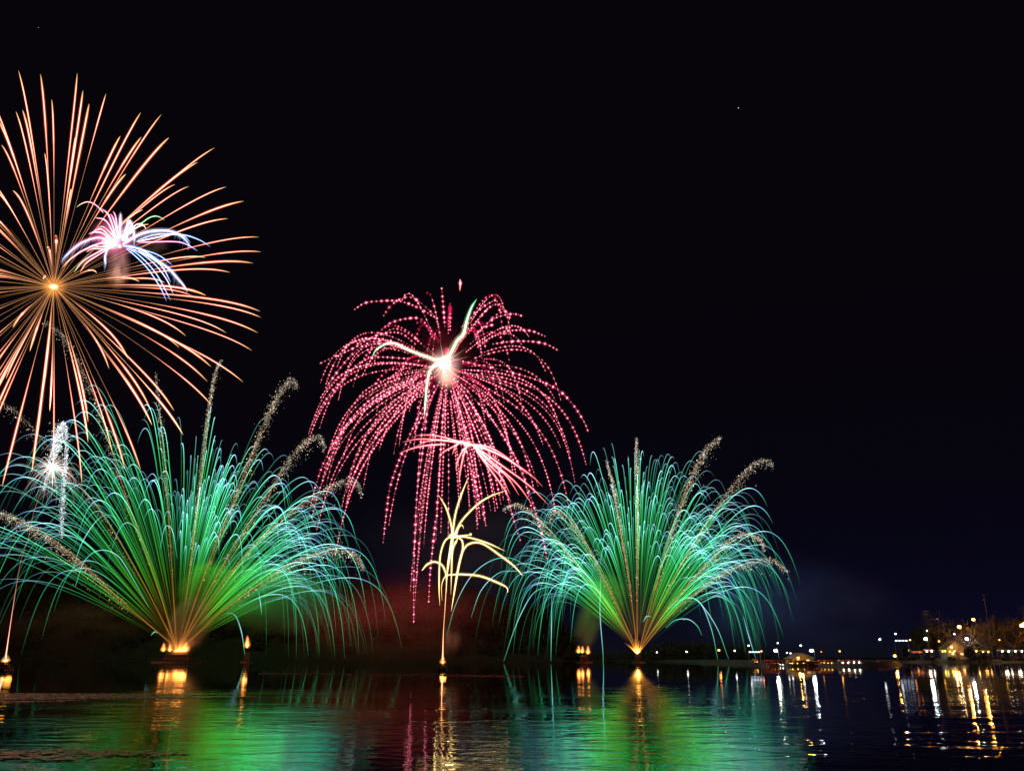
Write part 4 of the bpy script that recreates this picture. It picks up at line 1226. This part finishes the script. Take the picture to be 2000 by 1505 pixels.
def util_pole(p0, p1, d, label, arm=None):
    a, b = W(*p0, d), W(*p1, d)
    root = empty('utility_pole', (a[0], d, NG), label, 'utility pole')
    m = MB(); m.tube([(a[0], d, NG - 0.3), a, b], [0.22, 0.2, 0.13], 10); m.build('post', M_BARK, root, True)
    for k, f in enumerate((0.04, 0.12)):
        z = b[2] - (b[2] - a[2]) * f
        m = MB(); m.box((b[0], d, z), (3.2 - k * 0.8, 0.12, 0.12)); cr = m.build('crossarm', M_STEEL, root)
        for s in (-1, -0.5, 0.5, 1):
            m = MB(); m.ball((b[0] + s * (1.4 - k * 0.35), d, z + 0.18), 0.12, 8, 5); m.build('insulator', M_FLOAT, cr)
    if arm:
        q = W(*arm, d)
        m = MB(); m.tube([(a[0] + (b[0] - a[0]) * 0.4, d, q[2] - 0.5), (q[0], d, q[2])], 0.07, 6); ar = m.build('lamp_arm', M_STEEL, root)
        m = MB(); m.ball(q, 0.35, 10, 6); m.build('unlit_lamp', M_FLOAT, ar)
    return root


util_pole((1816, 1262), (1807.5, 1191), 478, 'slim leaning utility pole rising above the round dark tree', (1830, 1208))
util_pole((1937, 1268), (1921, 1158), 466, 'tallest leaning utility pole between the amber and dazzling white stalls')


def grow(P0, D0, L, r, depth, segs, spread=0.55, up=0.12):
    """recursive bare limbs"""
    n = 5
    pts, p, dd = [P0], P0.copy(), D0.copy()
    for _ in range(n - 1):
        dd = dd + rng.normal(size=3) * 0.13 + np.array([0, 0, up * 0.3]); dd /= np.linalg.norm(dd)
        p = p + dd * L / (n - 1); pts.append(p.copy())
    segs.append((np.array(pts), np.linspace(r, r * 0.55, n), depth))
    if depth == 0: return
    for k in range(3 if depth > 1 else 4):
        i = rng.integers(2, n) if k else n - 1
        nd = dd + rng.normal(size=3) * spread * np.array([1, 1, 0.7]); nd[2] += up; nd /= np.linalg.norm(nd)
        grow(pts[i], nd, L * rng.uniform(0.58, 0.82), r * 0.52, depth - 1, segs, spread, up)


def bare_tree(px, d, ground, top, wide, label):
    b = W(px, 1280, d); hgt = W(px, top, d)[2] - ground
    base = np.array([b[0], d, ground - 0.3])
    root = empty('bare_tree', (b[0], d, ground), label, 'tree', 'trees on the park shore')
    segs = []
    trunk = np.array([base, base + [0.1, 0, hgt * 0.12], base + [rng.normal() * 0.3, 0, hgt * 0.26]])
    for k in range(6):
        a = k * 2 * math.pi / 6 + rng.uniform(-0.3, 0.3)
        D = np.array([math.cos(a) * wide, math.sin(a) * wide, rng.uniform(0.35, 0.9)]); D /= np.linalg.norm(D)
        grow(trunk[-1], D, hgt * 0.36, hgt * 0.014, 4, segs, 0.6, 0.1)
    m = MB(); m.tube(trunk, [hgt * 0.035, hgt * 0.026, hgt * 0.022], 8)
    for P, R, dep in segs:
        if dep >= 3: m.tube(P, R, 6)
    m.build('trunk', M_BARK, root, True)
    Vs, Fs, k = [], [], 0
    for P, R, dep in segs:
        if dep < 3:
            V, F = tube_geo(P, np.maximum(R, 0.02), 3); Vs.append(V); Fs.append(F + k); k += len(V)
    mesh_obj('crown', np.concatenate(Vs), np.concatenate(Fs), M_BARK, root)
    return root


def round_tree(px, d, ground, top, rpx, label, n=1500):
    u = pscale(d); b = W(px, 1280, d); hgt = W(px, top, d)[2]
    root = empty('evergreen_tree', (b[0], d, ground), label, 'tree', 'trees on the park shore')
    m = MB(); m.tube([(b[0], d, ground - 0.3), (b[0] + 0.2, d, hgt * 0.4), (b[0], d, hgt * 0.75)], [0.4, 0.3, 0.12], 8)
    r = rpx * u
    for k in range(7):
        a = rng.uniform(0, 6.28); z = hgt * rng.uniform(0.3, 0.65)
        m.tube([(b[0], d, z), (b[0] + math.cos(a) * r * 0.6, d + math.sin(a) * r * 0.6, z + r * 0.3)], [0.13, 0.04], 5)
    m.build('trunk', M_BARK, root, True)
    cz = (hgt + ground) / 2 + r * 0.1; vz = (hgt - ground) / 2
    ps = []
    for k in range(26):
        dd = rng.normal(size=3); dd /= np.linalg.norm(dd)
        c = np.array([b[0], d, cz]) + dd * np.array([r * 0.66, r * 0.66, vz * 0.66]) * rng.uniform(0.5, 1.0)
        ps.append(blob_points(c, r * rng.uniform(0.26, 0.42), n // 26, 0.85))
    V, F = leaf_quads(np.concatenate(ps), 0.55)
    mesh_obj('crown', V, F, M_LEAF, root)
    return root


round_tree(1800, 484, NG, 1217, 26, 'round dark evergreen behind the brightest cold white lamp', 5200)
round_tree(1830, 492, NG, 1210, 24, 'taller dark evergreen at the back, right of the round one', 3800)
round_tree(1768, 458, NG, 1257, 9, 'small dark conifer at the very tip of the park', 1100)
round_tree(1893, 458, NG, 1262, 11, 'dark rounded shrub tree before the lit bare tree', 1100)
for px_t, top_t, r_t, lab_t in ((1868, 1209, 24, 'dark evergreen crown behind the gable of the park house'), (1912, 1205, 28, 'dark evergreen crown left of the taller leaning pole'),
                                (1954, 1199, 28, 'dark evergreen crown behind the first dazzling park stall'), (1996, 1196, 30, 'tallest dark evergreen, at the picture edge behind the orange lamps')):
    round_tree(px_t, 520, NG, top_t, r_t, lab_t, 3600)
bare_tree(1848, 486, NG, 1203, 1.1, 'bare tree rising behind the park house gable')
bare_tree(1885, 474, NG, 1206, 1.2, 'bare spreading tree with the orange lamp in its branches')
bare_tree(1908, 467, NG, 1212, 1.2, 'bare forked tree lit amber from below, by the white lamp')
bare_tree(1958, 470, NG, 1206, 1.3, 'bare wide tree over the dazzling white stalls')
bare_tree(1985, 480, NG, 1196, 1.2, 'tallest bare tree, near the picture edge')
bare_tree(1930, 494, NG, 1200, 1.1, 'bare tree at the back behind the leaning pole')
bare_tree(2010, 468, NG, 1204, 1.2, 'bare tree half cut by the picture edge')

# bushes along the park edge
for px, d, w, h, lab in [(1822, 458, 9, 9, 'low dark bush in front of the red park awning'), (1856, 457.5, 10, 10, 'low dark bush under the yellow park stalls'),
                         (1900, 457.5, 14, 12, 'broad dark bush at the water under the amber stall'), (1925, 458, 16, 13, 'broadest dark bush, at the foot of the leaning pole'),
                         (1962, 457.5, 8, 7, 'small dark bush before the first dazzling stall'), (1784, 457.5, 10, 9, 'low dark bush before the dim amber stall')]:
    u = pscale(d); b = W(px, 1284, d)
    root = empty('shore_bush', (b[0], d, 1.0), lab, 'bush', 'bushes at the park water edge')
    m = MB()
    for k in range(6): m.tube([(b[0], d, 0.6), (b[0] + rng.normal() * w * u * 0.3, d + rng.normal() * 0.5, 0.8 + h * u * 0.5)], [0.05, 0.02], 5)
    m.build('stem', M_BARK, root)
    V, F = leaf_quads(np.concatenate([blob_points((b[0] + rng.normal() * w * u * 0.3, d + rng.normal() * 0.4, 1.0 + h * u * rng.uniform(0.2, 0.6)), h * u * 0.42, 110) for _ in range(7)]), 0.24)
    mesh_obj('foliage', V, F, M_LEAF, root)

# ------------------------------------------------------------------ things floating on the water
Vw, Fw, k = [], [], 0
xs = rng.uniform(-75, 4, 90000); ys = rng.uniform(26, 100, 90000)
px_ = xs / ys * FPX * 1.05 + CX
band = fbm(xs / 26, ys / 6.0, 31) + 0.55 * fbm(xs / 5, ys / 1.8, 32)
dens = np.interp(ys, [26, 34, 45, 60, 80, 93, 96], [0.5, 0.35, 0.15, 0.3, 0.55, 1.0, -3.0])
edge = np.interp(px_, [-300, 0, 300, 500, 600, 660], [0.6, 0.5, 0.1, -0.1, -0.8, -3])
keep = (band + dens + edge * 1.0 > 0.92)
sel = np.nonzero(keep)[0][:26000]
n = len(sel)
ang = np.arange(6) * math.pi / 3
r = rng.uniform(0.07, 0.2, n)
ct = rng.uniform(0, 6.28, n)
Vw = np.stack([xs[sel][:, None] + r[:, None] * np.cos(ang[None] + ct[:, None]), ys[sel][:, None] + r[:, None] * np.sin(ang[None] + ct[:, None]),
               0.02 + 0.02 * rng.uniform(size=(n, 6)) + rng.uniform(0, 0.03, (n, 1))], -1).reshape(-1, 3)
Fw = np.arange(6 * n).reshape(-1, 6)
tag(mesh_obj('water_weed', Vw, Fw, M_WEED), 'ragged mats of small floating leaves on the near water', 'water weed', kind='stuff')

# boom of floats
root = empty('float_line', (W(600, 1314, 188)[0], 188, 0), 'long sagging rope of small white floats across the dark water', 'float line')
m = MB()
a, b = W(500, 1314, 188)[0], W(1020, 1318, 188)[0]
tt = np.linspace(0, 1, 60)
m.tube(np.stack([a + (b - a) * tt, 190 - 26 * tt + 3 * np.sin(tt * 3), np.full(60, 0.05)], 1), 0.05, 6); m.build('rope', M_FLOAT, root)
for q in np.linspace(0.02, 0.98, 24):
    m = MB(); m.ball((a + (b - a) * q, 190 - 26 * q + 3 * math.sin(q * 3), 0.1), 0.16, 8, 5, (1.5, 1, 1)); m.build('float', M_FLOAT, root, True)

# a few stars
star_m = emit_mat('starlight', (0.85, 0.9, 1.0), 1.0, 'NONE')
for x, y, s, lab in [(1442, 211, 1.0, 'white star standing alone in the empty black sky'), (75, 54, 0.5, 'faint star in the top corner above the orange burst')]:
    root = empty('star', W(x, y, 6000), lab, 'star')
    m = MB(); m.ball(W(x, y, 6000), 6000 / 1600 * 1.0 * s, 10, 6); m.build('star_disc', star_m, root)
